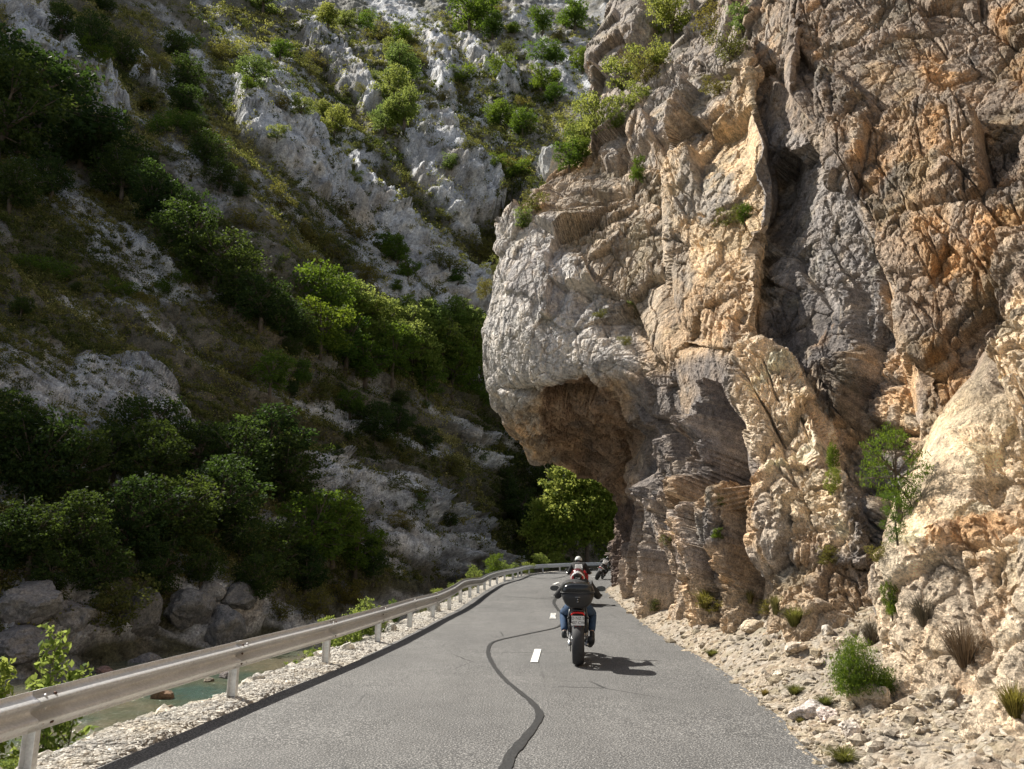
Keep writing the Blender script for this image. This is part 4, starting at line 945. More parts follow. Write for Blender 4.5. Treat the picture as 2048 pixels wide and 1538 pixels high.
x_ = N.n.new('ShaderNodeMixShader'); x_.inputs[0].default_value = .35; N.l.new(b_.outputs[0], x_.inputs[1]); N.l.new(t_.outputs[0], x_.inputs[2]); N.l.new(x_.outputs[0], out.inputs[0]); M['scrub'] = m
tag(scrub(), kind='stuff')

# plants rooted on the cliff: (u, v foot, height px, kind, width, label)
for k, (u, v, hpx, kd, wd, lab) in enumerate([
 (1345, 85, 105, 'bright', 1.0, 'bright green bush high on the cliff at the top edge'),
 (1315, 130, 60, 'yellow', 1.0, 'small bright bush just below the highest cliff bush'),
 (1250, 175, 90, 'yellow', 1.1, 'pale yellow-green shrub in the notch near the top of the cliff'),
 (1290, 165, 75, 'olive', 1.0, 'olive shrub right of the pale one in the cliff notch'),
 (1262, 225, 70, 'yellow', .9, 'lower shrub hanging beneath the cliff notch'),
 (1232, 255, 50, 'yellow', .8, 'lowest small shrub under the cliff notch'),
 (1195, 270, 110, 'yellow', .8, 'tall pale green shrub on the cliff skyline'),
 (1170, 300, 110, 'yellow', .8, 'leafy shrub second down on the cliff skyline'),
 (1140, 345, 75, 'mid', 1.0, 'green shrub on the skyline just right of the rock pillar'),
 (1165, 330, 55, 'mid', .9, 'rounded shrub on the ledge under the leafy skyline shrubs'),
 (1068, 425, 70, 'olive', .8, 'thin shrub on the skyline below the rock pillar'),
 (1045, 455, 55, 'yellow', .8, 'small shrub on the shoulder above the pale rock nose'),
 (985, 545, 45, 'olive', .9, 'dark little shrub clinging to the edge of the rock nose'),
 (972, 590, 50, 'olive', .8, 'lower shrub clinging to the edge of the rock nose'),
 (1278, 370, 65, 'mid', .6, 'narrow green shrub in a crack in the middle of the cliff'),
 (1200, 640, 25, 'olive', 1.4, 'flat tuft on the thin ledge right of the rock nose'),
 (1268, 625, 30, 'yellow', 1.5, 'grassy tuft on the ledge below the cracks'),
 (1250, 690, 25, 'olive', 1.2, 'small olive tuft below the grassy ledge'),
 (1455, 455, 50, 'olive', 1.0, 'olive tuft on the pale buttress in the upper cliff'),
 (1490, 450, 45, 'mid', .8, 'green tuft beside the dark edge of the pale buttress'),
 (1425, 75, 60, 'olive', 1.0, 'straggly shrub at the top edge above the pale buttress'),
 (1460, 120, 70, 'olive', 1.0, 'straggly shrub below the one at the top edge'),
 (1440, 190, 50, 'olive', .9, 'small shrub at the head of the pale buttress'),
 (1485, 60, 70, 'yellow', .8, 'pale shrub at the top edge right of the straggly ones'),
 (1430, 1225, 45, 'olive', 1.3, 'dry tuft of grass where the cliff meets the rubble, nearest the tunnel'),
 (1668, 950, 60, 'mid', .5, 'strip of moss-green plants in the crack left of the juniper'),
 (1665, 990, 60, 'yellow', .5, 'lower half of the green strip in the crack left of the juniper'),
 (1660, 1125, 45, 'olive', .9, 'dry bush in the crack below the green strip'),
 (1758, 1125, 45, 'olive', .9, 'small brown bush beside the near buttress'),
 (1540, 1225, 35, 'olive', 1.2, 'small dry tuft on the rubble bank'),
 (1335, 1090, 30, 'olive', 1.0, 'tiny tuft on the grey rock beside the tunnel mouth'),
 (1440, 1010, 25, 'yellow', 1.0, 'tiny bright tuft in the shaded grey rock'),
 (1437, 1080, 25, 'mid', 1.2, 'small green plant low in the grey rock'),
 (1310, 1220, 30, 'olive', .8, 'thin dry plant at the foot of the cliff near the tunnel'),
 (1785, 1240, 80, 'mid', .4, 'narrow green creeper beside the near buttress'),
 ]):
    p, nn = hit(B_CL, u, v)
    if p is None: p = W(u, v, 36)
    d = np.linalg.norm(p - np.array([0, 0, EYE])); h = hpx * d / F
    place(kd, p - np.array([0, 0, h * .05]), h, lab, 'plants on the cliff', k, wd * 1.0, cat='bush')
for k, (u, v, y, hpx, wd, lab) in enumerate([(1800, 1030, None, 165, .62, 'dark green juniper growing in the cleft of the cliff'), (1795, 1085, None, 90, .5, 'small juniper below the larger one in the cleft')]):
    p, nn = hit(B_CL, u, v); d = np.linalg.norm(p - np.array([0, 0, EYE])) - .2; p = np.array([0, 0, EYE]) + (p - np.array([0, 0, EYE])) * (d / (d + .2))
    place('juniper', p, hpx * d / F, lab, None, 0, wd * 1.3)

# grassy tufts and the fern-green bush on the right verge
def tuft_mesh(seed, n=260, lm='leaf_dry', spread_=.35, h=1.0, wid=.02, base=.12):
    r = np.random.default_rng(seed); a = r.uniform(0, 6.28, n); lean = r.uniform(.05, 1, n) * spread_
    b0 = np.stack([np.cos(a) * base * r.random(n), np.sin(a) * base * r.random(n), np.zeros(n)], 1)
    out_ = np.stack([np.cos(a), np.sin(a), np.zeros(n)], 1); L = h * r.uniform(.5, 1, n)[:, None]
    m1 = b0 + out_ * (lean[:, None] * L * .5) + np.array([0, 0, 1]) * L * .6; t1 = b0 + out_ * (lean[:, None] * L * 1.3) + np.array([0, 0, 1]) * L * (1 - .3 * lean[:, None])
    s = np.stack([-np.sin(a), np.cos(a), np.zeros(n)], 1) * wid
    V = np.stack([b0 - s, b0 + s, m1 + s * .7, m1 - s * .7, t1 + s * .1, t1 - s * .1], 1).reshape(-1, 3)
    k = (np.arange(n) * 6)[:, None]; Fc = np.concatenate([k + [0, 1, 2, 3], k + [3, 2, 4, 5]])
    return V, Fc
TUFT = {}
for nm, lm, kw in (('dry', 'leaf_dry', {}), ('green', 'leaf_olive', dict(spread_=.75, n=520, wid=.012, base=.2)), ('twig', 'twig', dict(spread_=.9, wid=.006, n=420)), ):
    V, Fc = tuft_mesh(3 + len(TUFT), lm=lm, **{k: v for k, v in kw.items()}); TUFT[nm] = [mesh_np('grass_tuft', V, Fc, M[lm], False), False]
def tuft(kind, p, h, label, wide=1.0, cat='grass', group=None, name=None):
    o, used = TUFT[kind]
    if used: o = o.copy(); COL.objects.link(o)
    TUFT[kind][1] = True
    if name: o.name = name
    o.location = p; o.scale = (h * wide, h * wide, h); o.rotation_euler = (0, 0, random.uniform(0, 6)); return tag(o, label, cat, group)
def surf(u, v, both=True):
    c = [x for x in (hit(B_SC, u, v)[0], hit(B_CL, u, v)[0]) if x is not None]
    return min(c, key=lambda a: np.linalg.norm(a)) if c else G(u, v, .2)
for u, v, hpx, kd, wd, lab in [
 (1412, 1215, 42, 'green', 1.0, 'yellow-green grass tuft hanging at the cliff foot, farthest from the camera'),
 (1552, 1228, 40, 'dry', 1.0, 'dry grass tuft on the rubble bank left of the small green plant'),
 (1590, 1250, 42, 'green', 1.1, 'small green plant at the top of the rubble bank'),
 (1500, 1205, 26, 'dry', 1.2, 'short yellow tuft under the shaded grey rock'),
 (1590, 1388, 22, 'green', 1.4, 'low yellow-green tuft in the middle of the rubble bank'),
 (1650, 1410, 22, 'green', 1.5, 'flat green tuft just below the big bush'),
 (1425, 1310, 14, 'green', 2.2, 'weeds right at the road edge farthest along the right verge'),
 (1530, 1390, 14, 'dry', 2.2, 'dry weeds right at the road edge in the middle of the right verge'),
 (1690, 1520, 26, 'green', 2.4, 'dark green mat of grass in the lower right corner'),
 (1600, 1445, 14, 'dry', 2.0, 'thin dry weeds beside the largest pale rock'),
 (1850, 1250, 70, 'twig', 1.0, 'dead brown twiggy plant on the face of the near buttress'),
 (1930, 1330, 90, 'twig', 1.0, 'larger dead twiggy plant in the hollow of the near buttress'),
 (1745, 1290, 60, 'twig', .9, 'grey dead twigs behind the big green bush'),
 (2030, 1430, 60, 'green', .8, 'green sprig at the right edge of the picture')]:
    p = surf(u, v); d = np.linalg.norm(p - np.array([0, 0, EYE])); tuft(kd, p - np.array([0, 0, .02]), hpx * d / F, lab, wd)
p = surf(1720, 1385); d = np.linalg.norm(p - np.array([0, 0, EYE])); hb = 112 * d / F
root = empty('bush', p + np.array([-.05, -.1, -.05]))
V, Fc = leaves(lobed([(-.12, 0, .42, .26, .26, .30), (.02, .05, .62, .25, .25, .3), (-.22, -.1, .25, .22, .2, .2), (.25, 0, .3, .28, .25, .2), (.42, .05, .2, .22, .2, .14), (.05, -.15, .25, .3, .2, .2)], 15000, 71, clump=14, cs=.2) * hb, .05 * hb, 72, 1.6, .16)
mesh_np('foliage', V, Fc, M['leaf_mid'], False, root); bm = bmesh.new()
for k in range(14):
    a = k * 2.4; tube_bm(bm, [(0, 0, -.02), (math.cos(a) * .12 * hb, math.sin(a) * .12 * hb, .25 * hb), (math.cos(a) * .28 * hb, math.sin(a) * .25 * hb, (.4 + .02 * k) * hb)], [.008, .006, .002], 5)
bm_obj('stem', bm, M['bark'], root); tag(root, 'big feathery green bush on the rubble bank below the near buttress', 'bush')

# plants on the river side of the guardrail
def sprig(loc, hts, label, seed, ls=.085):
    root = empty('shrub', loc); r = np.random.default_rng(seed); bm = bmesh.new(); P_ = []
    for (dx, dy, h, w) in hts:
        tube_bm(bm, [(dx * .3, dy * .3, -.1), (dx * .7, dy * .7, h * .5), (dx, dy, h)], [.014, .009, .003], 5)
        for k in range(34):
            tt = .38 + .62 * k / 34; a1 = k * 2.4 + r.uniform(-.4, .4); rr_ = w * .34 * (1.16 - tt) * r.uniform(.7, 1.2) + .04; z = h * tt; c0 = np.array([dx * tt, dy * tt, z])
            c1 = c0 + np.array([math.cos(a1) * rr_, math.sin(a1) * rr_, rr_ * r.uniform(.5, 1.1)]); tube_bm(bm, [tuple(c0), tuple(c1)], [.005, .002], 4)
            f_ = r.uniform(.2, 1.1, 16)[:, None]; P_.append(c0 * (1 - f_) + c1 * f_ + r.normal(size=(16, 3)) * .03)
    V, Fc = leaves(np.concatenate(P_), ls, seed, .7, .5); mesh_np('foliage', V, Fc, M['leaf_bright'], False, root); bm_obj('stem', bm, M['bark'], root)
    return tag(root, label, 'shrub')
def vz(x, y): return drop(B_VE, x, y, 5) or -1.5
sprig((-4.95, 8.55, -1.75), [(0, 0, 2.62, 1.1), (.28, .1, 2.2, 1), (-.2, .15, 2.1, 1)], 'tallest yellow-green leafy shrub rising behind the nearest guardrail beam', 81)
sprig((-5.35, 8.3, -1.75), [(0, 0, 2.35, .9), (-.15, .2, 1.9, .9)], 'middle yellow-green leafy shrub behind the nearest guardrail beam', 82)
sprig((-5.75, 8.2, -1.75), [(.1, 0, 2.25, .9), (-.2, .2, 1.9, .9)], 'leftmost yellow-green leafy shrub, cut by the left edge of the picture', 83)
for k, (x, y, h, kd, wd, lab) in enumerate([
 (-3.45, 16.2, 1.15, 'yellow', 1.0, 'yellow-green bush behind the guardrail between the fourth and fifth posts'),
 (-3.2, 17.3, .95, 'yellow', 1.0, 'smaller yellow-green bush right of the fourth guardrail post'),
 (-3.9, 15.4, 1.1, 'yellow', 1.1, 'low yellow-green bush at the bank edge left of the fourth post'),
 (-2.9, 19.2, .6, 'mid', .8, 'dark green bush between the fifth and sixth guardrail posts'),
 (-3.6, 22.0, 1.5, 'olive', .7, 'olive shrub whose top shows above the guardrail before the bent beam'),
 (-2.7, 24.0, .5, 'olive', 1.3, 'dry weeds under the bent part of the guardrail'),
 (-2.4, 27.0, .6, 'yellow', 1.2, 'green weeds behind the leaning guardrail posts'),
 (-2.3, 31.0, .7, 'yellow', 1.2, 'bright weeds behind the guardrail beyond the leaning posts'),
 (-2.0, 35.0, .8, 'olive', 1.2, 'olive weeds behind the middle stretch of guardrail'),
 (-1.9, 40.0, 1.3, 'yellow', .9, 'weedy shrub behind the guardrail where the road begins to bend'),
 (-1.0, 46.0, 1.6, 'mid', .9, 'leafy shrub rising over the guardrail at the start of the bend'),
 (-.2, 51.0, 1.2, 'yellow', 1.1, 'shrub behind the guardrail on the bend, left of the big tree'),
 (1.2, 57.0, 1.0, 'yellow', 1.2, 'low shrub behind the guardrail left of the far riders'),
 (2.2, 62.5, 1.6, 'bright', 1.3, 'leafy bush under the left side of the big tree'),
 (4.0, 68.0, 1.9, 'bright', 1.4, 'leafy bush right under the big tree behind the guardrail'),
 (9.5, 75.0, 2.4, 'mid', 1.3, 'bush behind the far guardrail right of the tree trunk'),
 (-5.2, 10.8, .45, 'yellow', 1.2, 'small yellow-green plant on the near bank beside the mossy rock'),
 (-4.75, 10.4, .35, 'olive', 1.3, 'dry mossy plant on the near bank beside the mossy rock'),
 (-4.6, 7.6, .4, 'yellow', 1.3, 'green weeds below the nearest guardrail beam')]):
    z = vz(x, y); place(kd, (x, y, z - .03), h, lab, 'plants behind the guardrail', k, wd, cat='bush')

# the big sunlit tree beyond the bend
def big_tree(loc, lobes, n, ls, label, seed, mat='leaf_bright', h0=6.0, thick=.22):
    root = empty('tree', loc); V, Fc = leaves(lobed(lobes, n, seed, clump=16, cs=.17), ls, seed, .2, .75)
    mesh_np('crown', V, Fc, M[mat], False, root); bm_obj('trunk', wood(lobes, h0, seed, thick), M['bark'], root); return tag(root, label, 'tree')
lob = [(-3.8, 0, 6.2, 1.7, 1.7, 1.5), (-4.6, -.3, 4.4, 1.6, 1.6, 1.1), (-3.6, -.8, 2.9, 1.8, 1.5, 1.0), (-2.0, .2, 7.9, 1.8, 1.7, 1.4), (-.2, 0, 9.0, 1.8, 1.8, 1.3), (1.6, .2, 8.2, 1.9, 1.9, 1.5), (-1.8, -1, 5.6, 1.9, 1.6, 1.5),
       (.4, -1.1, 6.6, 2.0, 1.6, 1.5), (2.6, -.3, 6.2, 1.9, 1.7, 1.5), (3.4, 0, 4.2, 1.8, 1.7, 1.3), (.9, -.9, 4.3, 1.7, 1.5, 1.1), (-1.2, -.9, 3.6, 1.6, 1.4, 1.0), (-3.1, .5, 9.2, 1.2, 1.2, .9), (-1.6, .6, 10.1, 1.3, 1.2, .8), (3.8, .6, 7.6, 1.4, 1.4, 1.2)]
big_tree((7.0, 71.5, -.6), [(a, b, c * .97, d * 1.05, e, f) for a, b, c, d, e, f in lob], 22000, .26, 'big bright green tree standing behind the guardrail under the rock overhang', 91)
big_tree((13.5, 80, -.6), [(a * .9, b, c * .9, d, e, f) for a, b, c, d, e, f in lob], 9000, .3, 'second green tree behind the big one, half hidden by the tunnel wall', 92)

# ------------------------------------------------------------------ guardrail
RAILP = [(-4.42, -7), (-4.30, -3), (-4.18, 0), (-4.02, 3.4), (-3.79, 6.37), (-3.36, 9.59), (-2.93, 12.45), (-2.60, 15.25), (-2.34, 17.95), (-2.10, 20.7), (-1.88, 23.4), (-1.74, 26.2), (-1.58, 29.1), (-1.40, 32), (-1.24, 35), (-1.08, 38), (-.80, 41), (-.42, 44),
         (.05, 47), (.38, 50), (.65, 53.0), (1.25, 56.6), (2.4, 60.3), (3.95, 63.9), (5.9, 67.2), (8.4, 70.0), (11.4, 72.0), (14.8, 73.5), (18.4, 74.8), (22.2, 75.8), (26, 76.6), (30, 77.3)]
RZ = {7: .0, 8: .0, 9: -.03, 10: .02, 11: .10, 12: .05, 13: -.03, 14: .0}
rail_root = empty('guardrail', (0, 0, 0)); tag(rail_root, 'long galvanised steel guardrail with wavy beam along the river side of the road', 'guardrail')
rp = np.array([(x - .0, y, RZ.get(i, 0)) for i, (x, y) in enumerate(RAILP)], float)
fine_t = np.linspace(0, len(rp) - 1, (len(rp) - 1) * 10 + 1); rc = catmull(rp, fine_t, 0)
rd = np.gradient(rc[:, :2], axis=0); rd /= np.linalg.norm(rd, axis=1, keepdims=True); rn = np.stack([rd[:, 1], -rd[:, 0]], 1)   # towards the road
prof = []                                                          # W profile: (out, height)
for k in range(29):
    t = k / 28; z = .155 - .31 * t
    w = .0405 - .0405 * math.cos(2 * math.pi * 2 * max(0, min(1, (t - .07) / .86))) if .07 < t < .93 else 0.0
    prof.append((w + .012, z))
prof = [(p0 + .0, z) for p0, z in prof]
TOPZ = .525
for s in range(len(rp) - 1):
    i0, i1 = s * 10, (s + 1) * 10; idx = np.arange(max(0, i0 - 0), i1 + 1)
    P_ = []
    for n_, i in enumerate(idx):
        lift = .006 if n_ == 0 else 0
        c = rc[i, :2]; e = rn[i]
        if n_ == 0: c = c - rd[i] * .16
        elif n_ == 1: pass
        zc = TOPZ + rc[i, 2]
        lf = .005 * (1 - min(1, n_ / 3))
        P_.append([(c[0] + e[0] * (w + .07 + lf), c[1] + e[1] * (w + .07 + lf), zc + z) for w, z in prof])
    P_ = np.array(P_); n0, n1 = P_.shape[:2]
    back = P_ - np.concatenate([np.repeat(rn[idx][:, None] * .004, n1, 1), np.zeros((n0, n1, 1))], 2)
    V = np.concatenate([P_.reshape(-1, 3), back.reshape(-1, 3)]); o_ = n0 * n1
    f1_ = grid_faces(n0, n1); f2_ = grid_faces(n0, n1, True) + o_
    a = np.arange(n0 - 1) * n1; b = a + n1 - 1
    e1 = np.stack([a, a + n1, a + n1 + o_, a + o_], 1); e2 = np.stack([b + n1, b, b + o_, b + n1 + o_], 1)
    g = np.arange(n1 - 1); e3 = np.stack([g, g + 1, g + 1 + o_, g + o_], 1); g2 = g + (n0 - 1) * n1; e4 = np.stack([g2 + 1, g2, g2 + o_, g2 + 1 + o_], 1)
    beam = mesh_np('rail_beam', V, np.concatenate([f1_, f2_, e1, e2, e3, e4]), M['steel'], True, rail_root)
    # post (C section) with spacer
    x, y = rc[i0, :2]; e = Vector((rn[i0][0], rn[i0][1], 0)); tt = Vector((rd[i0][0], rd[i0][1], 0)); bm = bmesh.new()
    lean = Vector((0, 0, 0)); 
    if s == 10: lean = tt * -.10
    if s == 11: lean = tt * -.22
    ht = TOPZ + .06 + rc[i0, 2]
    sec = [(-.055, -.03), (-.055, .03), (.055, .03), (.055, -.03), (.049, -.03), (.049, .024), (-.049, .024), (-.049, -.03)]
    b0 = Vector((x, y, -.35)); r1 = [bm.verts.new(b0 + tt * q_[1] * 1.0 + e * q_[0] - lean * .5) for q_ in sec]; r2 = [bm.verts.new(Vector((x, y, ht)) + tt * q_[1] + e * q_[0] + lean * .5) for q_ in sec]
    for k in range(8): bm.faces.new((r1[k], r1[(k + 1) % 8], r2[(k + 1) % 8], r2[k]))
    for a_, b2_, c_, d_ in ((0, 1, 6, 7), (1, 2, 5, 6), (2, 3, 4, 5)):
        bm.faces.new([r2[k] for k in (a_, b2_, c_, d_)])
    bm_obj('post', bm, M['steel'], rail_root, False)
    if 3 <= s <= 9:
        for zz_, off in ((.105, .05), (-.105, .05), (.0, .0), (.105, -.06), (-.105, -.06)):
            bm = bmesh.new(); bmesh.ops.create_cone(bm, cap_ends=True, segments=10, radius1=.016, radius2=.011, depth=.014)
            w = .018 if zz_ == 0 else .05
            ob = bm_obj('bolt', bm, M['rust'] if (s + int(off * 100)) % 2 else M['steel'], beam, True)
            pos = Vector((x, y, TOPZ + rc[i0, 2] + zz_)) + e * (.07 + w + .005) + tt * off
            ob.matrix_local = Matrix.Translation(pos) @ e.to_track_quat('Z', 'Y').to_matrix().to_4x4()
#@@PART3
# ------------------------------------------------------------------ motorcycles and riders
M['black_gloss'] = simple('glossy_black_plastic', (0.012, 0.013, 0.014), 0.16, 0, .2, 3)
M['black_matt'] = simple('matt_black_plastic', (0.018, 0.018, 0.019), 0.55, 0, .3, 8)
M['rubber'] = simple('tyre_rubber', (0.028, 0.028, 0.030), 0.75, 0, .3, 20, .002)
M['alloy'] = simple('machined_alloy', (0.55, 0.55, 0.55), 0.3, 1.0, .2, 10)
M['dark_metal'] = simple('dark_cast_metal', (0.06, 0.06, 0.06), 0.4, .8, .3, 10)
M['red_paint'] = simple('red_paint', (0.42, 0.015, 0.02), 0.2, 0, .1, 3)
M['white_paint'] = simple('white_paint', (0.75, 0.75, 0.73), 0.3, 0, .08, 3)
M['tail_red'] = simple('red_lamp_lens', (0.7, 0.02, 0.02), 0.2, 0, .1, 20)
M['plate'] = simple('number_plate', (0.75, 0.76, 0.76), 0.4, 0, .05, 5)
M['ink'] = simple('black_lettering', (0.02, 0.02, 0.02), 0.6)
M['mirror'] = simple('mirror_glass', (0.12, 0.13, 0.14), 0.06, 1.0, .02, 2)
M['jacket_black'] = simple('black_jacket', (0.014, 0.0135, 0.0135), 0.75, 0, .35, 9, .008)
M['cloth_white'] = simple('white_cloth', (0.72, 0.70, 0.68), 0.8, 0, .12, 9, .01)
M['jeans'] = simple('blue_jeans', (0.028, 0.06, 0.12), 0.9, 0, .35, 14, .004)
M['trousers'] = simple('black_trousers', (0.02, 0.02, 0.022), 0.8, 0, .3, 9, .004)
M['helmet_red'] = simple('dark_red_helmet', (0.09, 0.018, 0.018), 0.2, .2, .2, 4)
M['helmet_white'] = simple('white_helmet', (0.62, 0.64, 0.60), 0.25, 0, .15, 4)
M['skin'] = simple('skin', (0.5, 0.3, 0.22), 0.5)
M['shoe'] = simple('black_shoe', (0.02, 0.02, 0.02), 0.5)
M['grey_strap'] = simple('grey_bracket', (0.12, 0.12, 0.12), 0.45, .5)

def loft(sections, n=20, cap=True):
    """sections: (y, cx, cz, rx, rz, power) super-ellipse rings"""
    bm = bmesh.new(); rings = []
    for (y, cx, cz, rx, rz, pw) in sections:
        ring = []
        for k in range(n):
            a = 2 * math.pi * k / n; c, s_ = math.cos(a), math.sin(a)
            ring.append(bm.verts.new((cx + rx * math.copysign(abs(c) ** (2 / pw), c), y, cz + rz * math.copysign(abs(s_) ** (2 / pw), s_))))
        rings.append(ring)
    for r1, r2 in zip(rings[:-1], rings[1:]):
        for k in range(n): bm.faces.new((r1[k], r1[(k + 1) % n], r2[(k + 1) % n], r2[k]))
    if cap: bm.faces.new(rings[0]); bm.faces.new(rings[-1][::-1])
    return bm
def box(bm, c, s, rot=None):
    m = Matrix.Translation(c) @ (rot.to_4x4() if rot else Matrix()) @ Matrix.Diagonal((*s, 1)); bmesh.ops.create_cube(bm, size=1, matrix=m)
def lathe_x(profile, n=44, closed=True):
    """profile (x, r) turned about the x axis"""
    bm = bmesh.new(); rings = [[bm.verts.new((x, r * math.cos(2 * math.pi * k / n), r * math.sin(2 * math.pi * k / n))) for x, r in profile] for k in range(n)]
    m_ = len(profile)
    for k in range(n):
        for j in range(m_ if closed else m_ - 1):
            bm.faces.new((rings[k][j], rings[k][(j + 1) % m_], rings[(k + 1) % n][(j + 1) % m_], rings[(k + 1) % n][j]))
    return bm
def cyl(bm, p, q_, r, n=12, r2=None): tube_bm(bm, [p, Vector(p).lerp(Vector(q_), .5), q_], [r, ((r2 if r2 is not None else r) + r) / 2, r2 if r2 is not None else r], n)
def wheel(parent, y, R_, w, name='wheel', disc=True):
    root = empty(name, (0, y, R_)); root.parent = parent
    pr = []; 
    for k in range(13):
        a = math.pi * (k / 12); pr.append((-w / 2 * math.cos(a), R_ - .062 + .062 * math.sin(a) ** .8))
    pr += [(w / 2 * .8, R_ - .10), (-w / 2 * .8, R_ - .10)]
    ty = bm_obj('tyre', lathe_x(pr), M['rubber'], root)
    rim = lathe_x([(-w * .38, R_ - .085), (w * .38, R_ - .085), (w * .36, R_ - .105), (-w * .36, R_ - .105)])
    cyl(rim, (-w * .45, 0, 0), (w * .45, 0, 0), .045)
    for k in range(5):
        a = k * 2 * math.pi / 5; cyl(rim, (0, 0, 0), (0, math.cos(a) * (R_ - .09), math.sin(a) * (R_ - .09)), .022, 8, .014)
    bm_obj('rim', rim, M['dark_metal'], root)
    if disc:
        d = lathe_x([(-w * .5 - .006, .13), (-w * .5 - .006, .07), (-w * .5 - .001, .07), (-w * .5 - .001, .13)], 32); bm_obj('brake_disc', d, M['alloy'], root)
    return root
def text_mesh(name, s_, size, mat, parent, loc, rot, ext=.0008):
    cu = bpy.data.curves.new(name, 'FONT'); cu.body = s_; cu.size = size; cu.align_x = 'CENTER'; cu.align_y = 'CENTER'; cu.extrude = ext
    o = bpy.data.objects.new(name, cu); COL.objects.link(o); bpy.context.view_layer.update()
    me = bpy.data.meshes.new_from_object(o.evaluated_get(bpy.context.evaluated_depsgraph_get())); bpy.data.objects.remove(o); bpy.data.curves.remove(cu)
    me.materials.clear(); me.materials.append(mat); o = bpy.data.objects.new(name, me); COL.objects.link(o); o.parent = parent; o.location = loc; o.rotation_euler = rot; return o

def motorcycle(loc, heading, lean, label, paint='black_gloss', case=False, fairing=False, tail='black_gloss', plate_txt=('D NZ 5', '407 CW')):
    root = empty('motorcycle', loc); root.rotation_euler = Matrix.Rotation(-heading, 3, 'Z').to_euler() ; 
    root.rotation_euler = (Matrix.Rotation(-heading, 3, 'Z') @ Matrix.Rotation(lean, 3, 'Y')).to_euler()
    wheel(root, 0, .315, .19, 'rear_wheel'); wheel(root, 1.42, .30, .12, 'front_wheel')
    bm = bmesh.new()                                                    # swingarm
    for sx in (-.135, .13): tube_bm(bm, [(sx, -.03, .31), (sx, .2, .34), (sx * .85, .55, .38)], [.028, .034, .04], 8)
    cyl(bm, (-.16, 0, .315), (.16, 0, .315), .016); box(bm, (0, .52, .38), (.24, .08, .09)); bm_obj('swingarm', bm, M['alloy'] if case else M['dark_metal'], root)
    bm = bmesh.new()                                                    # chain and sprocket on the left
    cyl(bm, (-.125, 0, .315), (-.118, 0, .315), .11, 24); tube_bm(bm, [(-.122, -.0, .425), (-.122, .3, .42), (-.122, .6, .42)], [.008] * 3, 6); tube_bm(bm, [(-.122, 0, .205), (-.122, .3, .28), (-.122, .6, .34)], [.008] * 3, 6)
    bm_obj('chain', bm, M['dark_metal'], root)
    bm = bmesh.new(); tube_bm(bm, [(.165, 1.05, .30), (.17, .8, .22), (.18, .5, .25), (.19, .28, .30)], [.03, .032, .04, .05], 12)
    tube_bm(bm, [(.185, .40, .27), (.20, .2, .33), (.205, -.06, .40)], [.055, .062, .055], 14); bm_obj('exhaust', bm, M['black_matt'] if case else M['dark_metal'], root)
    bm = loft([(.55, 0, .42, .13, .12, 3), (.7, 0, .46, .17, .19, 3), (.95, 0, .45, .18, .20, 3), (1.1, 0, .42, .12, .15, 3)], 16); bm_obj('engine', bm, M['dark_metal'], root, True)
    bm = bmesh.new()
    for sx in (-.13, .13): tube_bm(bm, [(sx, .5, .45), (sx * 1.1, .8, .68), (sx * .6, 1.12, .86)], [.025, .025, .03], 8)
    for sx in (-.09, .09): tube_bm(bm, [(sx, .6, .62), (sx, .2, .74), (sx * .8, -.08, .82)], [.018, .018, .015], 8)
    bm_obj('frame', bm, M['black_matt'], root)
    bm = loft([(.60, 0, .84, .10, .05, 2.5), (.72, 0, .87, .17, .11, 2.4), (.92, 0, .90, .19, .13, 2.4), (1.1, 0, .89, .13, .10, 2.4), (1.2, 0, .87, .06, .05, 2.2)], 20); bm_obj('fuel_tank', bm, M[paint], root)
    bm = loft([(.68, 0, .81, .09, .03, 2.6), (.5, 0, .79, .15, .045, 2.6), (.25, 0, .82, .14, .05, 2.8), (.0, 0, .87, .10, .04, 2.8), (-.1, 0, .88, .05, .02, 2.4)], 18); bm_obj('seat', bm, M['black_matt'], root)
    bm = loft([(.45, 0, .72, .11, .06, 2.6), (.15, 0, .76, .12, .065, 2.8), (-.06, 0, .80, .11, .05, 2.6), (-.16, 0, .83, .08, .03, 2.4)], 18); bm_obj('tail_cowl', bm, M[tail], root)
    bm = bmesh.new(); tube_bm(bm, [(-.10, -.13, .757), (-.075, -.155, .79), (0, -.165, .797), (.075, -.155, .79), (.10, -.13, .757)], [.013, .015, .015, .015, .013], 8); bm_obj('tail_light', bm, M['tail_red'], root)
    bm = bmesh.new(); box(bm, (0, .02, .66), (.10, .16, .05), Matrix.Rotation(.9, 3, 'X')); box(bm, (0, -.12, .67), (.15, .012, .22), Matrix.Rotation(.12, 3, 'X')); box(bm, (0, -.10, .545), (.16, .03, .08))
    bm_obj('plate_holder', bm, M['black_matt'], root)
    bm = bmesh.new(); box(bm, (0, 0, 0), (.20, .004, .145)); pl = bm_obj('number_plate', bm, M['plate'], root, False); pl.location = (0, -.142, .675); pl.rotation_euler = (.12, 0, 0)
    if plate_txt:
        for k, t_ in enumerate(plate_txt): text_mesh('plate_lettering', t_, .062, M['ink'], pl, (0, -.0035, .034 - .066 * k), (math.pi / 2, 0, 0))
    bm = bmesh.new(); box(bm, (0, -.137, .585), (.09, .008, .022)); bm_obj('reflector', bm, M['tail_red'], root, False)
    for sx in (-1, 1):
        bm = bmesh.new(); tube_bm(bm, [(sx * .06, -.06, .70), (sx * .14, -.10, .71)], [.007, .007], 6); tube_bm(bm, [(sx * .13, -.10, .71), (sx * .17, -.105, .712)], [.018, .012], 8)
        bm_obj('turn_signal', bm, M['black_gloss'] if case else M['alloy'], root)
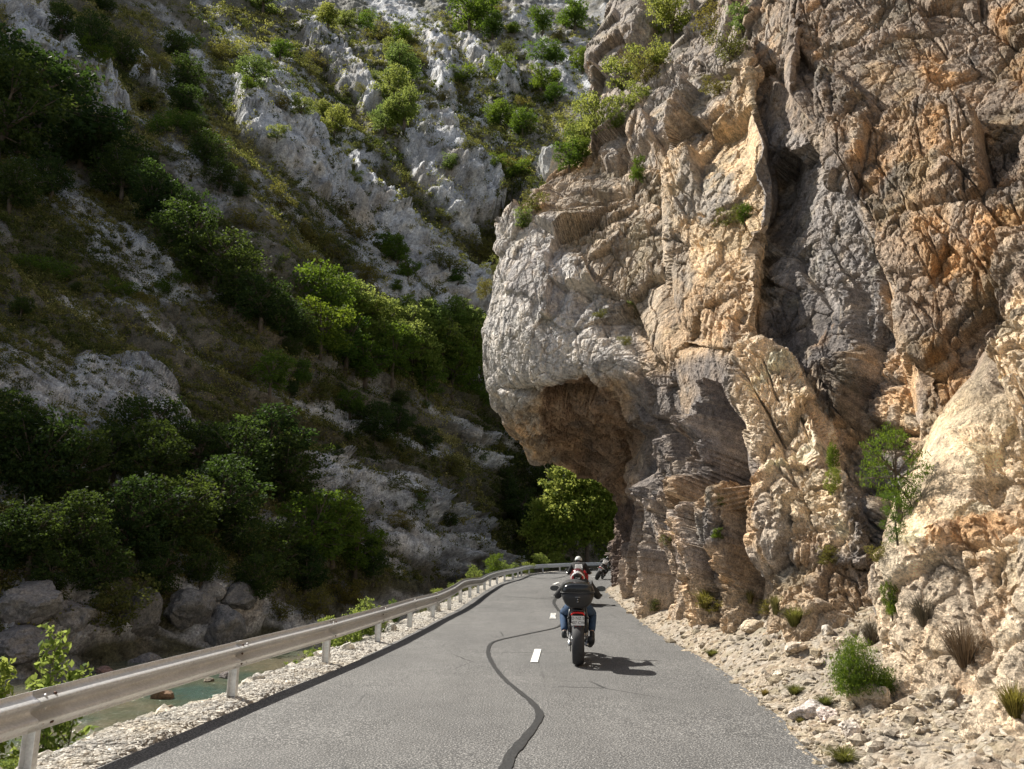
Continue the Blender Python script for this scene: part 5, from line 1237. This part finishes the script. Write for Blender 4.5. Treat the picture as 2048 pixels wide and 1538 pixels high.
    bm = loft([(.33, 0, .62, .09, .02, 2.5), (.15, 0, .655, .10, .02, 2.5), (-.02, 0, .66, .09, .015, 2.5)], 14); bm_obj('mudguard', bm, M['black_matt'], root)
    bm = bmesh.new()                                                    # fork
    for sx in (-.10, .10): tube_bm(bm, [(sx, 1.42, .30), (sx, 1.33, .55), (sx, 1.22, .93)], [.03, .028, .022], 10)
    box(bm, (0, 1.22, .92), (.26, .06, .04)); bm_obj('front_fork', bm, M['alloy'] if not case else M['dark_metal'], root)
    bm = bmesh.new(); tube_bm(bm, [(-.40, 1.06, .99), (-.26, 1.14, 1.01), (-.1, 1.2, .98), (.1, 1.2, .98), (.26, 1.14, 1.01), (.40, 1.06, .99)], [.014] * 6, 8)
    for sx in (-1, 1): tube_bm(bm, [(sx * .30, 1.12, 1.01), (sx * .41, 1.06, .99)], [.019, .02], 10); tube_bm(bm, [(sx * .18, 1.24, .99), (sx * .30, 1.22, .985), (sx * .42, 1.17, .97)], [.007, .006, .005], 6)
    bm_obj('handlebar', bm, M['black_matt'], root)
    for sx in (-1, 1):
        bm = bmesh.new(); tube_bm(bm, [(sx * .24, 1.16, 1.0), (sx * .30, 1.17, 1.07), (sx * .37, 1.17, 1.09)], [.006, .006, .006], 6); arm = bm_obj('mirror', bm, M['black_matt'], root)
        hd_ = loft([(1.215, sx * .40, 1.095, .03, .02, 2.3), (1.195, sx * .40, 1.095, .075, .04, 2.3), (1.172, sx * .40, 1.095, .08, .045, 2.3)], 18); bm_obj('mirror_housing', hd_, M['black_gloss'] if case else M['dark_metal'], arm)
        gl = loft([(1.1705, sx * .40, 1.095, .072, .038, 2.3), (1.1695, sx * .40, 1.095, .072, .038, 2.3)], 18); bm_obj('mirror_glass', gl, M['mirror'], arm, False)
    bm = loft([(1.24, 0, .93, .12, .10, 2.6), (1.34, 0, .92, .11, .10, 2.4), (1.42, 0, .89, .07, .06, 2.2)], 18); bm_obj('headlight', bm, M[paint], root)
    bm = bmesh.new()
    for sx in (-1, 1): cyl(bm, (sx * .15, .70, .33), (sx * .27, .70, .33), .013, 8); box(bm, (sx * .14, .62, .40), (.02, .16, .14))
    bm_obj('footrest', bm, M['alloy'], root)
    if fairing:
        bm = loft([(.95, 0, .72, .20, .22, 2.8), (1.1, 0, .80, .29, .27, 2.6), (1.25, 0, .86, .31, .24, 2.4), (1.42, 0, .86, .17, .16, 2.2), (1.5, 0, .85, .05, .06, 2)], 22); bm_obj('fairing', bm, M[paint], root)
        for sx in (-1, 1):
            bm = loft([(.98, sx * .385, .985, .03, .035, 2.2), (1.08, sx * .38, .99, .05, .05, 2.2), (1.2, sx * .34, .99, .03, .05, 2.2)], 12); bm_obj('hand_guard', bm, M['alloy'], root)
    if case:
        lid = loft([(-.30, 0, 1.135, .185, .075, 3.2), (-.285, 0, 1.135, .22, .09, 3.4), (-.22, 0, 1.135, .255, .105, 3.6), (-.05, 0, 1.135, .268, .118, 3.6), (.10, 0, 1.135, .255, .11, 3.4), (.16, 0, 1.13, .215, .085, 3.2)], 32)
        for v_ in lid.verts:
            if v_.co.z < 1.105: v_.co.z = 1.105
            else: v_.co.x *= 1 - .18 * ((v_.co.z - 1.105) / .15)
        bx = bm_obj('top_case', lid, M['black_gloss'], root)
        base = loft([(-.295, 0, 1.0, .19, .10, 3.2), (-.28, 0, 1.0, .225, .12, 3.4), (-.21, 0, 1.0, .255, .13, 3.6), (-.05, 0, 1.0, .265, .13, 3.6), (.10, 0, 1.0, .25, .12, 3.4), (.155, 0, 1.0, .21, .10, 3.2)], 32)
        for v_ in base.verts:
            if v_.co.z > 1.095: v_.co.z = 1.095
            v_.co.x *= 1 - .30 * max(0, (1.06 - v_.co.z) / .19)
        bm_obj('case_base', base, M['black_matt'], bx)
        seam = loft([(-.297, 0, 1.10, .20, .006, 3), (-.282, 0, 1.10, .235, .006, 3), (-.215, 0, 1.10, .268, .006, 3.4), (-.05, 0, 1.10, .276, .006, 3.6), (.10, 0, 1.10, .262, .006, 3.4)], 32); bm_obj('case_seam', seam, M['grey_strap'], bx)
        bm = bmesh.new(); box(bm, (0, -.298, .985), (.045, .012, .075)); lk = bm_obj('lock', bm, M['black_gloss'], bx, True, .003)
        bm = bmesh.new(); cyl(bm, (0, -.304, 1.0), (0, -.308, 1.0), .007, 12); box(bm, (0, -.3055, .965), (.03, .004, .008)); bm_obj('key_barrel', bm, M['alloy'], bx)
        bm = bmesh.new(); box(bm, (.005, -.2965, 1.155), (.085, .003, .010)); box(bm, (-.055, -.2965, 1.155), (.03, .003, .004)); bm_obj('case_badge', bm, M['alloy'], bx)
        bm = bmesh.new(); box(bm, (0, -.298, 1.035), (.08, .003, .005)); bm_obj('case_trim', bm, M['alloy'], bx)
        bm = bmesh.new()
        for sx in (-.09, .09): tube_bm(bm, [(sx, .28, .84), (sx * 1.2, .05, .875), (sx * 1.2, -.2, .87)], [.012] * 3, 8)
        for yy in (-.15, .0, .12): cyl(bm, (-.12, yy, .87), (.12, yy, .87), .01, 8)
        bm_obj('luggage_rack', bm, M['grey_strap'], root)
        for sx in (-1, 1):
            bm = bmesh.new(); tube_bm(bm, [(sx * .12, -.02, .87), (sx * .14, -.08, .76), (sx * .135, -.06, .62), (sx * .12, .05, .58)], [.011, .013, .013, .010], 8); bm_obj('rack_bracket', bm, M['grey_strap'], root)
    return tag(root, label, 'motorcycle')

def skin_mesh(name, pts, edges, radii, mat, parent, sub=2, root_i=0):
    me = bpy.data.meshes.new(name); me.from_pydata([tuple(p) for p in pts], edges, []); o = bpy.data.objects.new(name, me); COL.objects.link(o)
    o.modifiers.new('skin', 'SKIN'); ss = o.modifiers.new('sub', 'SUBSURF'); ss.levels = ss.render_levels = sub
    for i, r_ in enumerate(radii):
        sv = me.skin_vertices[0].data[i]; sv.radius = r_ if isinstance(r_, tuple) else (r_, r_); sv.use_root = (i == root_i)
    bpy.context.view_layer.update()
    m2 = bpy.data.meshes.new_from_object(o.evaluated_get(bpy.context.evaluated_depsgraph_get())); bpy.data.objects.remove(o); bpy.data.meshes.remove(me)
    m2.name = name; m2.materials.clear(); m2.materials.append(mat)
    for p in m2.polygons: p.use_smooth = True
    o = bpy.data.objects.new(name, m2); COL.objects.link(o)
    if parent: o.parent = parent
    return o
def rider(bike, label, jacket='jacket_black', legs='jeans', helmet='helmet_red', back=None, shift=(0, 0, 0), lift=0.0, turn=0.0, look=0.0, pw=.27, ph=.25, pz=.94):
    """seated body laid over the bike's own frame; the person is a thing of its own standing where the bike stands"""
    t = Vector(shift)
    j = {k: Vector(v) + (t if k in ('pelvis', 'waist', 'chest', 'neck', 'head', 'shl', 'shr', 'crown') else Vector()) for k, v in dict(
        pelvis=(0, .50, .86), waist=(0, .56, 1.0), chest=(0, .68, 1.14 + lift * .5), neck=(0, .80, 1.23 + lift), head=(0, .86, 1.31 + lift), crown=(0, .87, 1.38 + lift),
        shl=(-.19, .74, 1.17 + lift), shr=(.19, .74, 1.17 + lift), ell=(-.345, .80, .985), elr=(.345, .80, .985), wrl=(-.35, 1.03, 1.0), wrr=(.35, 1.03, 1.0),
        hil=(-.10, .54, .84), hir=(.10, .54, .84), knl=(-.245, .97, .70), knr=(.245, .97, .70), anl=(-.225, .66, .43), anr=(.225, .66, .43), hel=(-.225, .63, .375), her=(.225, .63, .375), tol=(-.235, .84, .345), tor=(.235, .84, .345)).items()}
    names = ['pelvis', 'waist', 'chest', 'neck', 'head', 'crown', 'shl', 'ell', 'wrl', 'shr', 'elr', 'wrr', 'hil', 'knl', 'anl', 'hel', 'tol', 'hir', 'knr', 'anr', 'her', 'tor']
    ix = {n_: i for i, n_ in enumerate(names)}
    ed = [('pelvis', 'waist'), ('waist', 'chest'), ('chest', 'neck'), ('neck', 'head'), ('head', 'crown'), ('chest', 'shl'), ('shl', 'ell'), ('ell', 'wrl'), ('chest', 'shr'), ('shr', 'elr'), ('elr', 'wrr'),
          ('pelvis', 'hil'), ('hil', 'knl'), ('knl', 'anl'), ('anl', 'hel'), ('hel', 'tol'), ('pelvis', 'hir'), ('hir', 'knr'), ('knr', 'anr'), ('anr', 'her'), ('her', 'tor')]
    rad = dict(pelvis=.10, waist=.12, chest=.135, neck=.055, head=.085, crown=.07, shl=.06, shr=.06, ell=.043, elr=.043, wrl=.03, wrr=.03, hil=.07, hir=.07, knl=.055, knr=.058, anl=.036, anr=.036, hel=.035, her=.035, tol=.025, tor=.025)
    body = skin_mesh('person', [j[n_] for n_ in names], [(ix[a], ix[b]) for a, b in ed], [rad[n_] for n_ in names], M['skin'], None)
    def part(nm, ns, eds, rs, mat, parent=body): 
        k = {n_: i for i, n_ in enumerate(ns)}; return skin_mesh(nm, [j[n_] for n_ in ns], [(k[a], k[b]) for a, b in eds], rs, M[mat], parent)
    j['hem'] = Vector((0, .48, .87)) + t; j['cufl'] = j['wrl'].lerp(j['ell'], .08); j['cufr'] = j['wrr'].lerp(j['elr'], .08); j['coll'] = j['neck'].lerp(j['chest'], .2)
    jk = part('jacket', ['chest', 'waist', 'hem', 'coll', 'shl', 'ell', 'cufl', 'shr', 'elr', 'cufr'],
         [('hem', 'waist'), ('waist', 'chest'), ('chest', 'coll'), ('chest', 'shl'), ('shl', 'ell'), ('ell', 'cufl'), ('chest', 'shr'), ('shr', 'elr'), ('elr', 'cufr')],
         [(.185, .15), (.16, .14), (.17, .145), (.085, .085), .088, .066, .048, .088, .066, .048], jacket)
    if back:                                                            # white panel on the upper back, following the jacket
        bm = bmesh.new(); n_, m_ = 10, 8; g_ = [[None] * (m_ + 1) for _ in range(n_ + 1)]
        bv_ = BVHTree.FromObject(jk, bpy.context.evaluated_depsgraph_get())
        for a in range(n_ + 1):
            for b in range(m_ + 1):
                x = (-.5 + b / m_) * pw * (1 - .15 * a / n_); z = pz + lift * .3 + ph * a / n_ 
                h_ = bv_.ray_cast(Vector((x + t.x, -.5, z + t.z)), Vector((0, 1, 0)))
                yy = h_[0].y - .012 if h_[0] else .6
                g_[a][b] = bm.verts.new((x + t.x, yy, z + t.z))
        for a in range(n_):
            for b in range(m_): bm.faces.new((g_[a][b], g_[a][b + 1], g_[a + 1][b + 1], g_[a + 1][b]))
        bmesh.ops.solidify(bm, geom=bm.faces[:], thickness=.008); bm_obj('back_panel', bm, M[back], jk)
    k_ = .86
    for sd in 'lr':
        s1_ = -1 if sd == 'l' else 1
        part('trousers' if legs != 'jeans' else 'jeans', ['pelvis', 'hi' + sd, 'kn' + sd, 'an' + sd], [('pelvis', 'hi' + sd), ('hi' + sd, 'kn' + sd), ('kn' + sd, 'an' + sd)], [.12, .112, .078, .058], legs)
        j['toe' + sd] = Vector((s1_ * .24, .90, .345)); j['he' + sd] = Vector((s1_ * .228, .60, .36)); j['mid' + sd] = Vector((s1_ * .232, .74, .365)); j['ank' + sd] = Vector((s1_ * .227, .645, .45))
        part('boot', ['ank' + sd, 'he' + sd, 'mid' + sd, 'toe' + sd], [('ank' + sd, 'he' + sd), ('he' + sd, 'mid' + sd), ('mid' + sd, 'toe' + sd)], [.047, .048, .048, .034], 'shoe')
        # gloved hand: palm, four curled fingers, thumb
        w = j['wr' + sd]; pts = [w, w + Vector((s1_ * .005, .035, .012)), w + Vector((s1_ * .01, .06, .012))]; es = [(0, 1), (1, 2)]; rr_ = [.026, .032, .026]
        for f in range(4):
            bx_ = w + Vector((s1_ * (.032 - .021 * f) + s1_ * .0, .075, .016)); L_ = (.85, 1.0, 1.0, .9)[3 - f]
            b0 = len(pts); pts += [bx_, bx_ + Vector((0, .032 * L_, -.006)), bx_ + Vector((0, .040 * L_, -.036)), bx_ + Vector((0, .018, -.048))]; es += [(2, b0), (b0, b0 + 1), (b0 + 1, b0 + 2), (b0 + 2, b0 + 3)]; rr_ += [.0105, .0098, .009, .008]
        b0 = len(pts); pts += [w + Vector((-s1_ * .035, .045, -.012)), w + Vector((-s1_ * .045, .07, -.035))]; es += [(1, b0), (b0, b0 + 1)]; rr_ += [.012, .009]
        skin_mesh('glove', pts, es, rr_, M['jacket_black'], body, 1)
    # helmet
    hc = j['head'] + Vector((0, .0, .0)); bm = bmesh.new(); bmesh.ops.create_uvsphere(bm, u_segments=32, v_segments=24, radius=1)
    for v_ in bm.verts:
        x, y, z = v_.co; zz_ = z * (.135 if z > 0 else .15); f = 1 - .22 * max(0, -z) ** 1.5
        v_.co = Vector((x * .122 * f, y * .145 * f - (.02 * z if z < 0 else 0), zz_))
    hm = bm_obj('helmet', bm, M[helmet], body); hm.location = hc + Vector((0, .01, 0)); hm.rotation_euler = (-.25, 0, -look)
    bm = bmesh.new(); bmesh.ops.create_uvsphere(bm, u_segments=32, v_segments=24, radius=1)
    bmesh.ops.delete(bm, geom=[v_ for v_ in bm.verts if not (v_.co.y > .25 and -.35 < v_.co.z < .38)], context='VERTS')
    for v_ in bm.verts: v_.co = Vector((v_.co.x * .126, v_.co.y * .150, v_.co.z * .137))
    bm_obj('visor', bm, M['black_gloss'], hm)
    if helmet == 'helmet_red':
        for nm, z0, z1, mt, kx in (('helmet_band', .05, .42, 'white_paint', 1.012), ('helmet_nape', -.75, -.02, 'black_gloss', 1.014), ('helmet_trim', -.55, .0, 'red_paint', 1.008)):
            bm = bmesh.new(); bmesh.ops.create_uvsphere(bm, u_segments=48, v_segments=40, radius=1)
            def keep(c):
                arch = c.z + .55 * abs(c.x) ** 2.2
                if nm == 'helmet_nape': return c.y < -.2 and z0 < c.z and arch < .10 and abs(c.x) < .62
                if nm == 'helmet_band': return c.y < .1 and .10 < arch < .46 and c.z > -.4
                return c.y < .1 and z0 < c.z < -.02 and abs(c.x) > .5
            bmesh.ops.delete(bm, geom=[v_ for v_ in bm.verts if not keep(v_.co)], context='VERTS')
            for v_ in bm.verts:
                x, y, z = v_.co; f = 1 - .22 * max(0, -z) ** 1.5
                v_.co = Vector((x * .122 * f * kx, (y * .145 * f) * kx - (.02 * z if z < 0 else 0), z * (.135 if z > 0 else .15) * kx))
            if len(bm.faces): bm_obj(nm, bm, M[mt], hm)
    else:
        bm = bmesh.new(); bmesh.ops.create_uvsphere(bm, u_segments=32, v_segments=24, radius=1)
        bmesh.ops.delete(bm, geom=[v_ for v_ in bm.verts if not (v_.co.z < -.12 and v_.co.y < .3)], context='VERTS')
        for v_ in bm.verts:
            x, y, z = v_.co; f = 1 - .22 * max(0, -z) ** 1.5; v_.co = Vector((x * .122 * f * 1.012, y * .145 * f * 1.012 - .02 * z, z * .15 * 1.01))
        bm_obj('helmet_nape', bm, M['black_gloss'], hm)
    body.location = bike.location; body.rotation_euler = bike.rotation_euler
    return tag(body, label, 'person'), jk

def at(u, v, H0=0.0): return G(u, v, H0)
b1 = motorcycle((1.03, 12.3, .004), R(5), R(0.5), 'black motorcycle with a glossy black top case and white number plate, nearest to the camera', case=True)
r1, jk1 = rider(b1, 'person in black jacket, blue jeans and dark red helmet riding the nearest motorcycle')
text_mesh('jacket_lettering', 'T I M', .035, M['cloth_white'], jk1, (.0, .60, 1.285), (R(62), 0, 0), .001)
b2 = motorcycle((2.16, 24.9, .004), R(6), R(-1), 'red motorcycle with chrome hand guards, second in line, mostly hidden by the nearest rider', 'red_paint', fairing=True, plate_txt=('K TR', '52'))
r2, jk2 = rider(b2, 'person in black jacket with white back panel and pale helmet riding the red motorcycle', legs='trousers', helmet='helmet_white', back='cloth_white', lift=.10, look=.25, pw=.27, ph=.26, pz=.99)
b3 = motorcycle((5.05, 46.4, .004), R(20), R(24), 'black motorcycle with white tail leaning right into the bend by the cliff, farthest away', tail='white_paint', plate_txt=('M X', '11'))
r3, jk3 = rider(b3, 'person in black suit with white back panel leaning right into the far bend', legs='trousers', helmet='helmet_black', back='cloth_white', lift=.05, look=-.3, pw=.34, ph=.24, pz=1.0) if 'helmet_black' in M else rider(b3, 'person in black suit with white back panel leaning right into the far bend', legs='trousers', helmet='black_gloss', back='cloth_white', lift=.05, look=-.3, pw=.34, ph=.24, pz=1.0)

# drop prototypes nothing used
for pr in PROTO:
    if pr.name not in USED:
        for ch in list(pr.children): bpy.data.objects.remove(ch)
        bpy.data.objects.remove(pr)
